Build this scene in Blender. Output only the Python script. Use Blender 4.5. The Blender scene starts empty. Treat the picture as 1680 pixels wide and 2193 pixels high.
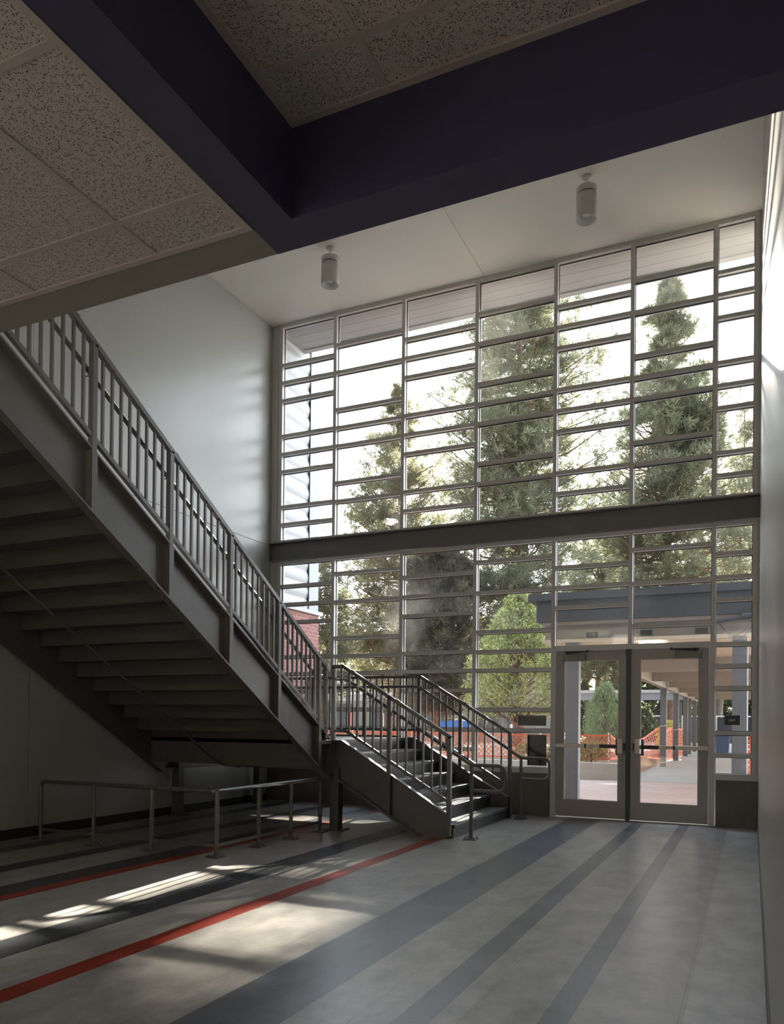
import bpy, bmesh, math, random
import numpy as np
from mathutils import Vector, Matrix

scene = bpy.context.scene
COL = scene.collection
rnd = random.Random(7)

# ------------------------------------------------------------------ camera
cam_d = bpy.data.cameras.new('camera')
cam = bpy.data.objects.new('camera', cam_d)
COL.objects.link(cam)
R0 = Vector((0.9057199, 0.4237616, 0.0098748))      # image right
R1 = Vector((0.0066136, 0.0091657, -0.9999361))     # image down
R2 = Vector((-0.4238251, 0.9057274, 0.0054990))     # view axis
cam.matrix_world = Matrix(((R0.x, -R1.x, -R2.x, 0.0), (R0.y, -R1.y, -R2.y, 0.0),
                           (R0.z, -R1.z, -R2.z, 1.39), (0, 0, 0, 1)))
cam_d.sensor_fit = 'HORIZONTAL'
cam_d.sensor_width = 36.0
cam_d.lens = 1689.996 / 1680.0 * 36.0
cam_d.shift_x = 20.0 / 1680.0
cam_d.shift_y = (1533.777 - 1096.5) / 1680.0
cam_d.clip_start = 0.02
cam_d.clip_end = 400
scene.camera = cam

# ------------------------------------------------------------------ sky, sun, exposure
SKY = 4.0
SUN = 40.0
world = bpy.data.worlds.new('sky')
scene.world = world
world.use_nodes = True
wn = world.node_tree.nodes
wl = world.node_tree.links
bg = wn['Background']
tc = wn.new('ShaderNodeTexCoord')
sep = wn.new('ShaderNodeSeparateXYZ')
rmp = wn.new('ShaderNodeValToRGB')
rmp.color_ramp.elements[0].position = 0.0
rmp.color_ramp.elements[0].color = (0.97, 0.985, 1.0, 1)
rmp.color_ramp.elements[1].position = 0.75
rmp.color_ramp.elements[1].color = (0.62, 0.78, 1.0, 1)
e = rmp.color_ramp.elements.new(0.3)
e.color = (0.91, 0.965, 1.04, 1)
wl.new(tc.outputs['Generated'], sep.inputs[0])
wl.new(sep.outputs['Z'], rmp.inputs[0])
# a hazy sky is far brighter on the sun's side than behind
az = wn.new('ShaderNodeMapRange')
az.inputs['From Min'].default_value = -0.5
az.inputs['From Max'].default_value = 0.45
az.inputs['To Min'].default_value = 0.22
az.inputs['To Max'].default_value = 1.0
wl.new(sep.outputs['Y'], az.inputs['Value'])
skm = wn.new('ShaderNodeMix'); skm.data_type = 'RGBA'; skm.blend_type = 'MULTIPLY'
skm.inputs['Factor'].default_value = 1.0
wl.new(rmp.outputs[0], skm.inputs['A'])
wl.new(az.outputs[0], skm.inputs['B'])
wl.new(skm.outputs['Result'], bg.inputs[0])
bg.inputs[1].default_value = SKY

sun_d = bpy.data.lights.new('sun', 'SUN')
sun = bpy.data.objects.new('sun', sun_d)
COL.objects.link(sun)
sun_d.energy = SUN
sun_d.angle = math.radians(0.6)
sun_d.color = (1.0, 0.93, 0.82)
SUN_DIR = Vector((-0.057, 0.918, 0.393)).normalized()   # towards the sun
sun.rotation_euler = SUN_DIR.to_track_quat('Z', 'Y').to_euler()
sun.location = SUN_DIR * 90

scene.view_settings.view_transform = 'Standard'
scene.view_settings.look = 'None'
scene.view_settings.gamma = 1.0
scene.view_settings.use_curve_mapping = False
scene.view_settings.exposure = 0.98
cy = scene.cycles
cy.use_denoising = True
cy.max_bounces = 8
cy.diffuse_bounces = 5
cy.glossy_bounces = 4
cy.transmission_bounces = 4
cy.transparent_max_bounces = 12
cy.sample_clamp_indirect = 6.0
cy.caustics_reflective = False
cy.caustics_refractive = False

# ------------------------------------------------------------------ materials
MATS = {}
def new_mat(name):
    m = bpy.data.materials.new(name)
    m.use_nodes = True
    MATS[name] = m
    nt = m.node_tree
    return m, nt.nodes, nt.links, nt.nodes['Principled BSDF']

def simple(name, col, rough=0.5, metal=0.0, noise=0.0, nscale=6.0, spec=0.5, bump=0.0, bscale=40.0):
    m, n, l, b = new_mat(name)
    b.inputs['Base Color'].default_value = (*col, 1)
    b.inputs['Roughness'].default_value = rough
    b.inputs['Metallic'].default_value = metal
    b.inputs['Specular IOR Level'].default_value = spec
    if noise or bump:
        t = n.new('ShaderNodeTexCoord')
    if noise:
        nz = n.new('ShaderNodeTexNoise')
        nz.inputs['Scale'].default_value = nscale
        nz.inputs['Detail'].default_value = 6
        l.new(t.outputs['Object'], nz.inputs['Vector'])
        r = n.new('ShaderNodeValToRGB')
        r.color_ramp.elements[0].position = 0.3
        r.color_ramp.elements[1].position = 0.7
        r.color_ramp.elements[0].color = tuple(c * (1 - noise) for c in col) + (1,)
        r.color_ramp.elements[1].color = tuple(min(1, c * (1 + noise)) for c in col) + (1,)
        l.new(nz.outputs['Fac'], r.inputs[0])
        l.new(r.outputs[0], b.inputs['Base Color'])
    if bump:
        nb = n.new('ShaderNodeTexNoise')
        nb.inputs['Scale'].default_value = bscale
        nb.inputs['Detail'].default_value = 4
        l.new(t.outputs['Object'], nb.inputs['Vector'])
        bp = n.new('ShaderNodeBump')
        bp.inputs['Strength'].default_value = bump
        bp.inputs['Distance'].default_value = 0.004
        l.new(nb.outputs['Fac'], bp.inputs['Height'])
        l.new(bp.outputs[0], b.inputs['Normal'])
    return m

simple('wall_paint', (0.387, 0.391, 0.365), 0.33, noise=0.03, nscale=0.8, bump=0.15, bscale=60)
simple('wall_paint_right', (0.295, 0.275, 0.246), 0.34, noise=0.03, nscale=1.0, bump=0.35, bscale=25)
simple('white_ceiling', (0.85, 0.825, 0.76), 0.6, noise=0.02, nscale=0.6)
simple('tan_drywall', (0.34, 0.325, 0.27), 0.6, noise=0.03)
simple('blue_soffit', (0.066, 0.064, 0.135), 0.5, noise=0.05)
simple('lobby_wall', (0.696, 0.576, 0.444), 0.6)
simple('rubber_base', (0.03, 0.026, 0.022), 0.5)
simple('tbar', (0.60, 0.555, 0.51), 0.5)
simple('frame_metal', (0.60, 0.58, 0.555), 0.34, noise=0.03)
simple('door_metal', (0.36, 0.33, 0.30), 0.4, noise=0.03)
simple('mullion_post', (0.05, 0.052, 0.05), 0.45)
simple('beam_paint', (0.17, 0.162, 0.158), 0.42, noise=0.06, nscale=3)
simple('riser_paint', (0.04, 0.038, 0.036), 0.45)
simple('stair_paint', (0.104, 0.099, 0.094), 0.36, noise=0.07, nscale=4, bump=0.08, bscale=30)
simple('rail_paint', (0.115, 0.112, 0.108), 0.33, noise=0.05)
simple('pipe_steel', (0.14, 0.135, 0.125), 0.35, metal=0.3, noise=0.05)
simple('bolt_steel', (0.25, 0.24, 0.22), 0.35, metal=0.8)
simple('concrete_dark', (0.16, 0.145, 0.125), 0.75, noise=0.18, nscale=3, bump=0.3, bscale=14)
simple('lamp_white', (0.62, 0.60, 0.57), 0.45)
simple('lamp_lens', (0.75, 0.75, 0.75), 0.25)
simple('black_gap', (0.015, 0.015, 0.015), 0.5)
simple('panel_black', (0.012, 0.010, 0.010), 0.16)
simple('sign_grey', (0.045, 0.042, 0.038), 0.45)
simple('sign_letter', (0.85, 0.83, 0.8), 0.5)
simple('bar_metal', (0.66, 0.60, 0.52), 0.35, metal=0.3)
simple('bar_black', (0.02, 0.018, 0.018), 0.4)
simple('closer_grey', (0.20, 0.19, 0.18), 0.45, metal=0.2)
simple('threshold_metal', (0.6, 0.57, 0.54), 0.35, metal=0.8)
# outside
simple('canopy_blue', (0.040, 0.043, 0.052), 0.5, noise=0.05, nscale=2)
simple('canopy_ceiling', (0.528, 0.432, 0.320), 0.6, noise=0.04)
simple('canopy_beam', (0.30, 0.26, 0.225), 0.55, noise=0.04)
simple('post_paint', (0.115, 0.115, 0.120), 0.5, noise=0.05, nscale=2)
simple('roof_white', (0.480, 0.492, 0.516), 0.6)
simple('fascia_lavender', (0.294, 0.308, 0.392), 0.5)
simple('vent_grey', (0.045, 0.043, 0.038), 0.5)
simple('siding_white', (0.38, 0.39, 0.40), 0.5)
simple('pilaster_paint', (0.298, 0.317, 0.355), 0.5)
simple('soffit_paint', (0.367, 0.367, 0.354), 0.6)
simple('planter_concrete', (0.369, 0.335, 0.281), 0.8, noise=0.1, nscale=2)
simple('walk_concrete', (0.351, 0.326, 0.290), 0.8, noise=0.06, nscale=1.5)
simple('mulch', (0.240, 0.128, 0.072), 0.95, noise=0.45, nscale=9, bump=1.0, bscale=18)
simple('ground_dry', (0.24, 0.19, 0.13), 0.95, noise=0.3, nscale=1.0)
simple('bark', (0.17, 0.10, 0.065), 0.9, noise=0.45, nscale=7, bump=1.0, bscale=12)
simple('bark_grey', (0.20, 0.18, 0.15), 0.9, noise=0.35, nscale=6, bump=0.8, bscale=12)
simple('net_orange', (0.72, 0.115, 0.03), 0.55)
simple('mesh_dark', (0.045, 0.05, 0.06), 0.8)
simple('white_metal', (0.7, 0.7, 0.7), 0.5)
simple('building_grey', (0.22, 0.215, 0.19), 0.7, noise=0.06)
simple('window_dark', (0.03, 0.035, 0.045), 0.2)
simple('tarp_blue', (0.04, 0.16, 0.50), 0.6)
simple('bin_blue', (0.06, 0.10, 0.20), 0.5)
simple('tie_white', (0.75, 0.75, 0.75), 0.5)
simple('pine_wood', (0.42, 0.26, 0.13), 0.8)

def emissive(name, col, s):
    m, n, l, b = new_mat(name)
    b.inputs['Base Color'].default_value = (*col, 1)
    b.inputs['Emission Color'].default_value = (*col, 1)
    b.inputs['Emission Strength'].default_value = s
emissive('lit_panel', (1.0, 0.97, 0.92), 4.0)

def brick_mat(name, c1, c2, mortar, bw, bh, ms, axes=('X', 'Z'), rough=0.8, noise=0.0, off=0.5):
    m, n, l, b = new_mat(name)
    t = n.new('ShaderNodeTexCoord')
    s = n.new('ShaderNodeSeparateXYZ')
    c = n.new('ShaderNodeCombineXYZ')
    l.new(t.outputs['Object'], s.inputs[0])
    l.new(s.outputs[axes[0]], c.inputs['X'])
    l.new(s.outputs[axes[1]], c.inputs['Y'])
    k = n.new('ShaderNodeTexBrick')
    k.inputs['Color1'].default_value = (*c1, 1)
    k.inputs['Color2'].default_value = (*c2, 1)
    k.inputs['Mortar'].default_value = (*mortar, 1)
    k.inputs['Scale'].default_value = 1.0
    k.inputs['Brick Width'].default_value = bw
    k.inputs['Row Height'].default_value = bh
    k.inputs['Mortar Size'].default_value = ms
    k.offset = off
    l.new(c.outputs[0], k.inputs['Vector'])
    l.new(k.outputs['Color'], b.inputs['Base Color'])
    b.inputs['Roughness'].default_value = rough
    return m
brick_mat('brick_red', (0.225, 0.075, 0.064), (0.277, 0.105, 0.090), (0.315, 0.247, 0.225), 0.2, 0.068, 0.005, ('Y', 'Z'))
brick_mat('brick_red_x', (0.40, 0.16, 0.11), (0.48, 0.22, 0.16), (0.5, 0.42, 0.36), 0.2, 0.068, 0.005, ('X', 'Z'))
brick_mat('pavers', (0.377, 0.267, 0.224), (0.426, 0.322, 0.279), (0.279, 0.207, 0.171), 0.62, 0.30, 0.006, ('X', 'Y'), 0.85)

# floor: rows of vinyl tile whose stripes run along Y
def floor_mat():
    m, n, l, b = new_mat('floor_tile')
    t = n.new('ShaderNodeTexCoord')
    s = n.new('ShaderNodeSeparateXYZ')
    l.new(t.outputs['Object'], s.inputs[0])
    mr = n.new('ShaderNodeMapRange')
    mr.inputs['From Min'].default_value = -8.0
    mr.inputs['From Max'].default_value = 0.2
    l.new(s.outputs['X'], mr.inputs['Value'])
    rp = n.new('ShaderNodeValToRGB')
    cr = rp.color_ramp
    cr.interpolation = 'CONSTANT'
    grey = (0.335, 0.315, 0.285)
    blk = (0.060, 0.062, 0.066)
    slate = (0.120, 0.125, 0.140)
    red = (0.27, 0.036, 0.021)
    stops = [(-8.0, grey), (-7.2, blk), (-6.95, grey), (-6.36, blk), (-6.08, grey), (-5.58, blk), (-5.29, red), (-5.14, grey),
             (-4.235, blk), (-3.93, grey), (-3.475, red), (-3.323, grey), (-2.42, slate), (-1.964, grey),
             (-1.515, (0.135, 0.135, 0.15)), (-1.362, grey), (-0.908, (0.135, 0.13, 0.14)), (-0.762, (0.30, 0.28, 0.26)), (-0.304, (0.37, 0.355, 0.33))]
    cr.elements[0].position = 0.0
    cr.elements[0].color = (*grey, 1)
    cr.elements[1].position = 0.999
    cr.elements[1].color = (*stops[-1][1], 1)
    for x, c in stops[1:]:
        e = cr.elements.new((x + 8.0) / 8.2)
        e.color = (*c, 1)
    l.new(mr.outputs[0], rp.inputs[0])
    # mottled vinyl, stretched a little along the plank
    mp = n.new('ShaderNodeMapping')
    mp.inputs['Scale'].default_value = (2.2, 1.3, 1)
    l.new(t.outputs['Object'], mp.inputs['Vector'])
    nz = n.new('ShaderNodeTexNoise')
    nz.inputs['Scale'].default_value = 2.2
    nz.inputs['Detail'].default_value = 9
    nz.inputs['Roughness'].default_value = 0.68
    l.new(mp.outputs[0], nz.inputs['Vector'])
    rr = n.new('ShaderNodeMapRange')
    rr.inputs['From Min'].default_value = 0.3
    rr.inputs['From Max'].default_value = 0.7
    rr.inputs['To Min'].default_value = 0.66
    rr.inputs['To Max'].default_value = 1.30
    l.new(nz.outputs['Fac'], rr.inputs['Value'])
    # tiles: seams and a small tone shift from tile to tile
    cb = n.new('ShaderNodeCombineXYZ')
    ad = n.new('ShaderNodeMath')
    ad.operation = 'ADD'
    ad.inputs[1].default_value = 0.304 + 4.57
    l.new(s.outputs['X'], ad.inputs[0])
    l.new(s.outputs['Y'], cb.inputs['X'])
    l.new(ad.outputs[0], cb.inputs['Y'])
    bk = n.new('ShaderNodeTexBrick')
    bk.inputs['Color1'].default_value = (0.93, 0.93, 0.93, 1)
    bk.inputs['Color2'].default_value = (1.06, 1.05, 1.04, 1)
    bk.inputs['Mortar'].default_value = (0.55, 0.55, 0.55, 1)
    bk.inputs['Scale'].default_value = 1.0
    bk.inputs['Brick Width'].default_value = 0.914
    bk.inputs['Row Height'].default_value = 0.457
    bk.inputs['Mortar Size'].default_value = 0.0016
    l.new(cb.outputs[0], bk.inputs['Vector'])
    m1 = n.new('ShaderNodeMix'); m1.data_type = 'RGBA'; m1.blend_type = 'MULTIPLY'
    m1.inputs['Factor'].default_value = 1.0
    l.new(rp.outputs[0], m1.inputs['A']); l.new(bk.outputs['Color'], m1.inputs['B'])
    m2 = n.new('ShaderNodeMix'); m2.data_type = 'RGBA'; m2.blend_type = 'MULTIPLY'
    m2.inputs['Factor'].default_value = 1.0
    l.new(m1.outputs['Result'], m2.inputs['A']); l.new(rr.outputs[0], m2.inputs['B'])
    l.new(m2.outputs['Result'], b.inputs['Base Color'])
    r2 = n.new('ShaderNodeMapRange')
    r2.inputs['To Min'].default_value = 0.26
    r2.inputs['To Max'].default_value = 0.38
    l.new(nz.outputs['Fac'], r2.inputs['Value'])
    l.new(r2.outputs[0], b.inputs['Roughness'])
floor_mat()

def tile_mat():
    m, n, l, b = new_mat('ceiling_tile')
    t = n.new('ShaderNodeTexCoord')
    base = (0.70, 0.655, 0.59)
    v = n.new('ShaderNodeTexVoronoi')
    v.inputs['Scale'].default_value = 190
    v.inputs['Randomness'].default_value = 1.0
    l.new(t.outputs['Object'], v.inputs['Vector'])
    nz = n.new('ShaderNodeTexNoise')
    nz.inputs['Scale'].default_value = 70
    nz.inputs['Detail'].default_value = 2
    l.new(t.outputs['Object'], nz.inputs['Vector'])
    lt = n.new('ShaderNodeMath'); lt.operation = 'LESS_THAN'; lt.inputs[1].default_value = 0.36
    l.new(v.outputs['Distance'], lt.inputs[0])
    gt = n.new('ShaderNodeMath'); gt.operation = 'GREATER_THAN'; gt.inputs[1].default_value = 0.47
    l.new(nz.outputs['Fac'], gt.inputs[0])
    mu = n.new('ShaderNodeMath'); mu.operation = 'MULTIPLY'
    l.new(lt.outputs[0], mu.inputs[0]); l.new(gt.outputs[0], mu.inputs[1])
    mx = n.new('ShaderNodeMix'); mx.data_type = 'RGBA'
    mx.inputs['A'].default_value = (*base, 1)
    mx.inputs['B'].default_value = (0.09, 0.075, 0.06, 1)
    l.new(mu.outputs[0], mx.inputs['Factor'])
    l.new(mx.outputs['Result'], b.inputs['Base Color'])
    b.inputs['Roughness'].default_value = 0.9
tile_mat()

def tread_mat():
    m, n, l, b = new_mat('tread_rubber')
    t = n.new('ShaderNodeTexCoord')
    nz = n.new('ShaderNodeTexNoise'); nz.inputs['Scale'].default_value = 120
    l.new(t.outputs['Object'], nz.inputs['Vector'])
    r = n.new('ShaderNodeValToRGB')
    r.color_ramp.elements[0].position = 0.35; r.color_ramp.elements[0].color = (0.04, 0.04, 0.043, 1)
    r.color_ramp.elements[1].position = 0.65; r.color_ramp.elements[1].color = (0.10, 0.10, 0.103, 1)
    l.new(nz.outputs['Fac'], r.inputs[0]); l.new(r.outputs[0], b.inputs['Base Color'])
    b.inputs['Roughness'].default_value = 0.38
tread_mat()

def glass_mat():
    m = bpy.data.materials.new('glass'); m.use_nodes = True; MATS['glass'] = m
    n = m.node_tree.nodes; l = m.node_tree.links
    n.remove(n['Principled BSDF'])
    out = n['Material Output']
    tr = n.new('ShaderNodeBsdfTransparent'); tr.inputs[0].default_value = (0.95, 0.965, 0.955, 1)
    gl = n.new('ShaderNodeBsdfGlossy'); gl.inputs['Roughness'].default_value = 0.0
    fr = n.new('ShaderNodeFresnel'); fr.inputs[0].default_value = 1.5
    mx = n.new('ShaderNodeMixShader')
    l.new(fr.outputs[0], mx.inputs[0]); l.new(tr.outputs[0], mx.inputs[1]); l.new(gl.outputs[0], mx.inputs[2])
    # a thin uneven film of dust that scatters light
    df = n.new('ShaderNodeBsdfTranslucent'); df.inputs[0].default_value = (0.85, 0.85, 0.82, 1)
    t = n.new('ShaderNodeTexCoord')
    nz = n.new('ShaderNodeTexNoise'); nz.inputs['Scale'].default_value = 1.4; nz.inputs['Detail'].default_value = 8
    l.new(t.outputs['Object'], nz.inputs['Vector'])
    mr = n.new('ShaderNodeMapRange')
    mr.inputs['From Min'].default_value = 0.45; mr.inputs['From Max'].default_value = 0.8
    mr.inputs['To Min'].default_value = 0.003; mr.inputs['To Max'].default_value = 0.02
    l.new(nz.outputs['Fac'], mr.inputs['Value'])
    m2 = n.new('ShaderNodeMixShader')
    l.new(mr.outputs[0], m2.inputs[0]); l.new(mx.outputs[0], m2.inputs[1]); l.new(df.outputs[0], m2.inputs[2])
    l.new(m2.outputs[0], out.inputs['Surface'])
glass_mat()

def leaf_mat(name, c1, c2, c3, trans=0.4):
    m = bpy.data.materials.new(name); m.use_nodes = True; MATS[name] = m
    n = m.node_tree.nodes; l = m.node_tree.links
    n.remove(n['Principled BSDF'])
    out = n['Material Output']
    g = n.new('ShaderNodeNewGeometry')
    r = n.new('ShaderNodeValToRGB')
    r.color_ramp.elements[0].color = (*c1, 1); r.color_ramp.elements[1].color = (*c3, 1)
    e = r.color_ramp.elements.new(0.5); e.color = (*c2, 1)
    l.new(g.outputs['Random Per Island'], r.inputs[0])
    d = n.new('ShaderNodeBsdfDiffuse'); t = n.new('ShaderNodeBsdfTranslucent')
    l.new(r.outputs[0], d.inputs[0]); l.new(r.outputs[0], t.inputs[0])
    mx = n.new('ShaderNodeMixShader'); mx.inputs[0].default_value = trans
    l.new(d.outputs[0], mx.inputs[1]); l.new(t.outputs[0], mx.inputs[2])
    l.new(mx.outputs[0], out.inputs['Surface'])
leaf_mat('needles_green', (0.134, 0.154, 0.088), (0.195, 0.210, 0.128), (0.256, 0.241, 0.159), 0.45)
leaf_mat('needles_olive', (0.126, 0.134, 0.074), (0.198, 0.198, 0.118), (0.252, 0.234, 0.150), 0.45)
leaf_mat('needles_dark', (0.086, 0.082, 0.058), (0.125, 0.115, 0.077), (0.163, 0.139, 0.096), 0.4)
leaf_mat('leaf_lime', (0.176, 0.203, 0.095), (0.324, 0.351, 0.135), (0.513, 0.513, 0.203), 0.5) #(0.162, 0.223, 0.061), (0.263, 0.324, 0.101), (0.365, 0.405, 0.142), 0.55)
leaf_mat('leaf_willow', (0.189, 0.242, 0.115), (0.278, 0.343, 0.165), (0.379, 0.431, 0.216), 0.5)
leaf_mat('leaf_hedge', (0.06, 0.075, 0.035), (0.10, 0.12, 0.055), (0.15, 0.16, 0.08), 0.4)
leaf_mat('leaf_yellow', (0.55, 0.50, 0.08), (0.65, 0.6, 0.14), (0.75, 0.68, 0.2), 0.4)
leaf_mat('leaf_scrub', (0.20, 0.18, 0.07), (0.30, 0.24, 0.10), (0.38, 0.22, 0.10), 0.3)

# ------------------------------------------------------------------ mesh helpers
class MB:
    def __init__(s):
        s.v = []; s.f = []; s.sm = []
    def add(s, vs, fs, smooth=False):
        o = len(s.v)
        s.v.extend([tuple(v) for v in vs])
        for f in fs:
            s.f.append(tuple(i + o for i in f)); s.sm.append(smooth)
        return s
    def box(s, x0, x1, y0, y1, z0, z1):
        vs = [(x0, y0, z0), (x1, y0, z0), (x1, y1, z0), (x0, y1, z0), (x0, y0, z1), (x1, y0, z1), (x1, y1, z1), (x0, y1, z1)]
        return s.add(vs, [(0, 3, 2, 1), (4, 5, 6, 7), (0, 1, 5, 4), (1, 2, 6, 5), (2, 3, 7, 6), (3, 0, 4, 7)])
    def prism(s, pts, axis, a, b):
        """polygon pts in the plane normal to axis, extruded from a to b"""
        n = len(pts)
        def mk(p, t):
            if axis == 'X': return (t, p[0], p[1])
            if axis == 'Y': return (p[0], t, p[1])
            return (p[0], p[1], t)
        vs = [mk(p, a) for p in pts] + [mk(p, b) for p in pts]
        fs = [tuple(range(n)), tuple(range(2 * n - 1, n - 1, -1))]
        for i in range(n):
            j = (i + 1) % n
            fs.append((i, i + n, j + n, j))
        return s.add(vs, fs)
    def bar(s, p, q, w, h, up=(0, 0, 1)):
        """rectangular bar from p to q, width w, height h"""
        p = Vector(p); q = Vector(q); d = (q - p).normalized()
        u = Vector(up)
        sd = d.cross(u)
        if sd.length < 1e-4: sd = Vector((1, 0, 0))
        sd.normalize(); u = sd.cross(d).normalized()
        vs = []
        for c in (p, q):
            for a, b in ((-1, -1), (1, -1), (1, 1), (-1, 1)):
                vs.append(c + sd * (a * w / 2) + u * (b * h / 2))
        return s.add(vs, [(0, 1, 2, 3), (7, 6, 5, 4), (0, 4, 5, 1), (1, 5, 6, 2), (2, 6, 7, 3), (3, 7, 4, 0)])
    def tube(s, pts, r, n=12, r2=None, cap=True):
        pts = [Vector(p) for p in pts]
        m = len(pts)
        rs = [r + (r2 - r) * i / (m - 1) if r2 is not None else r for i in range(m)]
        vs = []; fs = []
        prev = None
        for i in range(m):
            if i == 0: d = pts[1] - pts[0]
            elif i == m - 1: d = pts[-1] - pts[-2]
            else: d = (pts[i + 1] - pts[i]).normalized() + (pts[i] - pts[i - 1]).normalized()
            d.normalize()
            if prev is None:
                a = d.cross(Vector((0, 0, 1)))
                if a.length < 0.05: a = d.cross(Vector((1, 0, 0)))
            else:
                a = prev - d * prev.dot(d)
            a.normalize(); prev = a
            b = d.cross(a)
            for k in range(n):
                t = 2 * math.pi * k / n
                vs.append(pts[i] + (a * math.cos(t) + b * math.sin(t)) * rs[i])
        for i in range(m - 1):
            for k in range(n):
                k2 = (k + 1) % n
                fs.append((i * n + k, i * n + k2, (i + 1) * n + k2, (i + 1) * n + k))
        s.add(vs, fs, True)
        if cap:
            s.add(vs[:n], [tuple(range(n - 1, -1, -1))]); s.add(vs[-n:], [tuple(range(n))])
        return s
    def lathe(s, prof, c, n=32, smooth=True):
        vs = []; fs = []
        m = len(prof)
        for r, z in prof:
            for k in range(n):
                t = 2 * math.pi * k / n
                vs.append((c[0] + r * math.cos(t), c[1] + r * math.sin(t), c[2] + z))
        for i in range(m - 1):
            for k in range(n):
                k2 = (k + 1) % n
                fs.append((i * n + k, i * n + k2, (i + 1) * n + k2, (i + 1) * n + k))
        return s.add(vs, fs, smooth)
    def build(s, name, mat, parent=None, bevel=0.0):
        me = bpy.data.meshes.new(name)
        me.from_pydata(s.v, [], s.f)
        me.polygons.foreach_set('use_smooth', s.sm)
        bm = bmesh.new(); bm.from_mesh(me)
        bmesh.ops.recalc_face_normals(bm, faces=bm.faces[:])
        bm.to_mesh(me); bm.free()
        me.materials.append(MATS[mat])
        o = bpy.data.objects.new(name, me)
        COL.objects.link(o)
        if parent is not None:
            o.parent = parent
            o.matrix_parent_inverse = Matrix.Translation(-world_loc(parent))
        if bevel:
            b = o.modifiers.new('bevel', 'BEVEL'); b.width = bevel; b.segments = 2; b.limit_method = 'ANGLE'
            b.angle_limit = math.radians(50)
        return o

def world_loc(o):
    v = Vector(o.location)
    if o.parent is not None and o.type == 'EMPTY':
        v = v + world_loc(o.parent)
    if o.type == 'MESH':
        return Vector((0, 0, 0))
    return v

def arc(c, r, a0, a1, u, v, n=6):
    c = Vector(c); u = Vector(u); v = Vector(v)
    return [c + u * (r * math.cos(a0 + (a1 - a0) * i / n)) + v * (r * math.sin(a0 + (a1 - a0) * i / n)) for i in range(n + 1)]

def tag(o, label=None, cat=None, group=None, kind=None):
    if label: o['label'] = label
    if cat: o['category'] = cat
    if group: o['group'] = group
    if kind: o['kind'] = kind
    return o

def empty(name, loc):
    o = bpy.data.objects.new(name, None)
    o.location = loc
    o.empty_display_size = 0.2
    COL.objects.link(o)
    return o

def struct(o, label, cat):
    return tag(o, label, cat, None, 'structure')

# ================================================================== SETTING
YW = 11.563          # inner face of the window frames
XL, XR = -7.61, 0.084
ZC = 8.22            # tall ceiling
ZL = 3.057           # low ceiling
YE = 2.383           # edge of the low ceiling

struct(MB().box(XL - 0.3, XR + 0.3, -4.2, 11.70, -0.25, 0.0).build('floor', 'floor_tile'),
       'glossy grey vinyl tile floor with dark and red stripes running to the doors', 'floor')
# left wall, with its reveal joints cut between panels
jt = 0.006
lw = MB()
for y0, y1 in ((-0.9, 0.9), (0.9 + jt, 6.56), (6.56 + jt, YW + 0.2)):
    for z0, z1 in ((0.0, 4.40), (4.40 + jt * 1.6, ZC)):
        lw.box(XL - 0.2, XL, y0, y1, z0, z1)
lw.box(XL - 0.3, XL - 0.012, -0.9, YW + 0.2, 0, ZC + 0.2)
lw.box(XL - 0.3, XL, -4.2, -0.9, 2.75, ZC + 0.2)  # unseen opening left below, added to let daylight into the lobby
struct(lw.build('wall_left', 'wall_paint'), 'tall pale grey painted wall behind the stairs with thin panel joints', 'wall')
struct(MB().box(XR, XR + 0.3, -4.2, YW + 0.16, 0, ZC + 0.2).build('wall_right', 'wall_paint_right'),
       'plain wall at the right edge raked by sunlight', 'wall')
struct(MB().box(XL, XL + 0.012, -0.9, YW - 0.02, 0, 0.115).build('baseboard_left', 'rubber_base'),
       'dark rubber baseboard along the left wall', 'baseboard')
struct(MB().box(XR - 0.010, XR, -4.0, YW, 0, 0.10).build('baseboard_right', 'rubber_base'),
       'dark baseboard along the right wall', 'baseboard')
cl = MB()
cl.box(XL - 0.3, -3.765, YE, YW + 0.02, ZC, ZC + 0.2).box(-3.757, XR + 0.3, YE, YW + 0.02, ZC, ZC + 0.2)
cl.box(XL - 0.3, XR + 0.3, YE, YW + 0.16, ZC + 0.012, ZC + 0.3)
struct(cl.build('ceiling', 'white_ceiling'), 'high off-white ceiling over the stair with one thin joint', 'ceiling')

# low lobby ceiling
lc = struct(MB().box(XL, -1.546, -4.2, 2.226, ZL, ZL + 0.02).build('ceiling_low', 'ceiling_tile'),
            'low ceiling of speckled acoustic tiles at the upper left', 'ceiling')
g = MB()
for y in (2.013, 1.403, 0.793, 0.183, -0.427, -1.037, -1.647, -2.257, -2.867, -3.477):
    g.box(XL, -1.546, y - 0.012, y + 0.012, ZL - 0.005, ZL + 0.004)
for i in range(10):
    x = -1.951 - 0.607 * i
    if x > XL: g.box(x - 0.012, x + 0.012, -4.2, 2.226, ZL - 0.004, ZL + 0.004)
g.box(XL, -1.546, 2.202, 2.226, ZL - 0.007, ZL + 0.004).box(-1.572, -1.546, -4.2, 2.202, ZL - 0.006, ZL + 0.004)
g.build('ceiling_grid', 'tbar', lc)
struct(MB().box(XL, -1.546, 2.229, YE, ZL - 0.002, ZL + 0.25).build('trim_1', 'tan_drywall'),
       'tan drywall edge strip in front of the low tiled ceiling', 'trim')
sf = MB()
sf.box(-1.546, -1.398, -4.2, YE, ZL - 0.003, ZL + 0.36)
sf.box(-1.398, XR, 2.231, YE, ZL - 0.003, ZL + 0.36)
struct(sf.build('trim_2', 'blue_soffit'), 'dark navy blue soffit framing the raised ceiling recess', 'soffit')
uc = struct(MB().box(-1.398, XR, -4.2, 2.231, 3.364, 3.40).build('ceiling_recess', 'ceiling_tile'),
            'speckled tile ceiling raised inside the dark blue soffit frame', 'ceiling')
g = MB()
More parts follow.
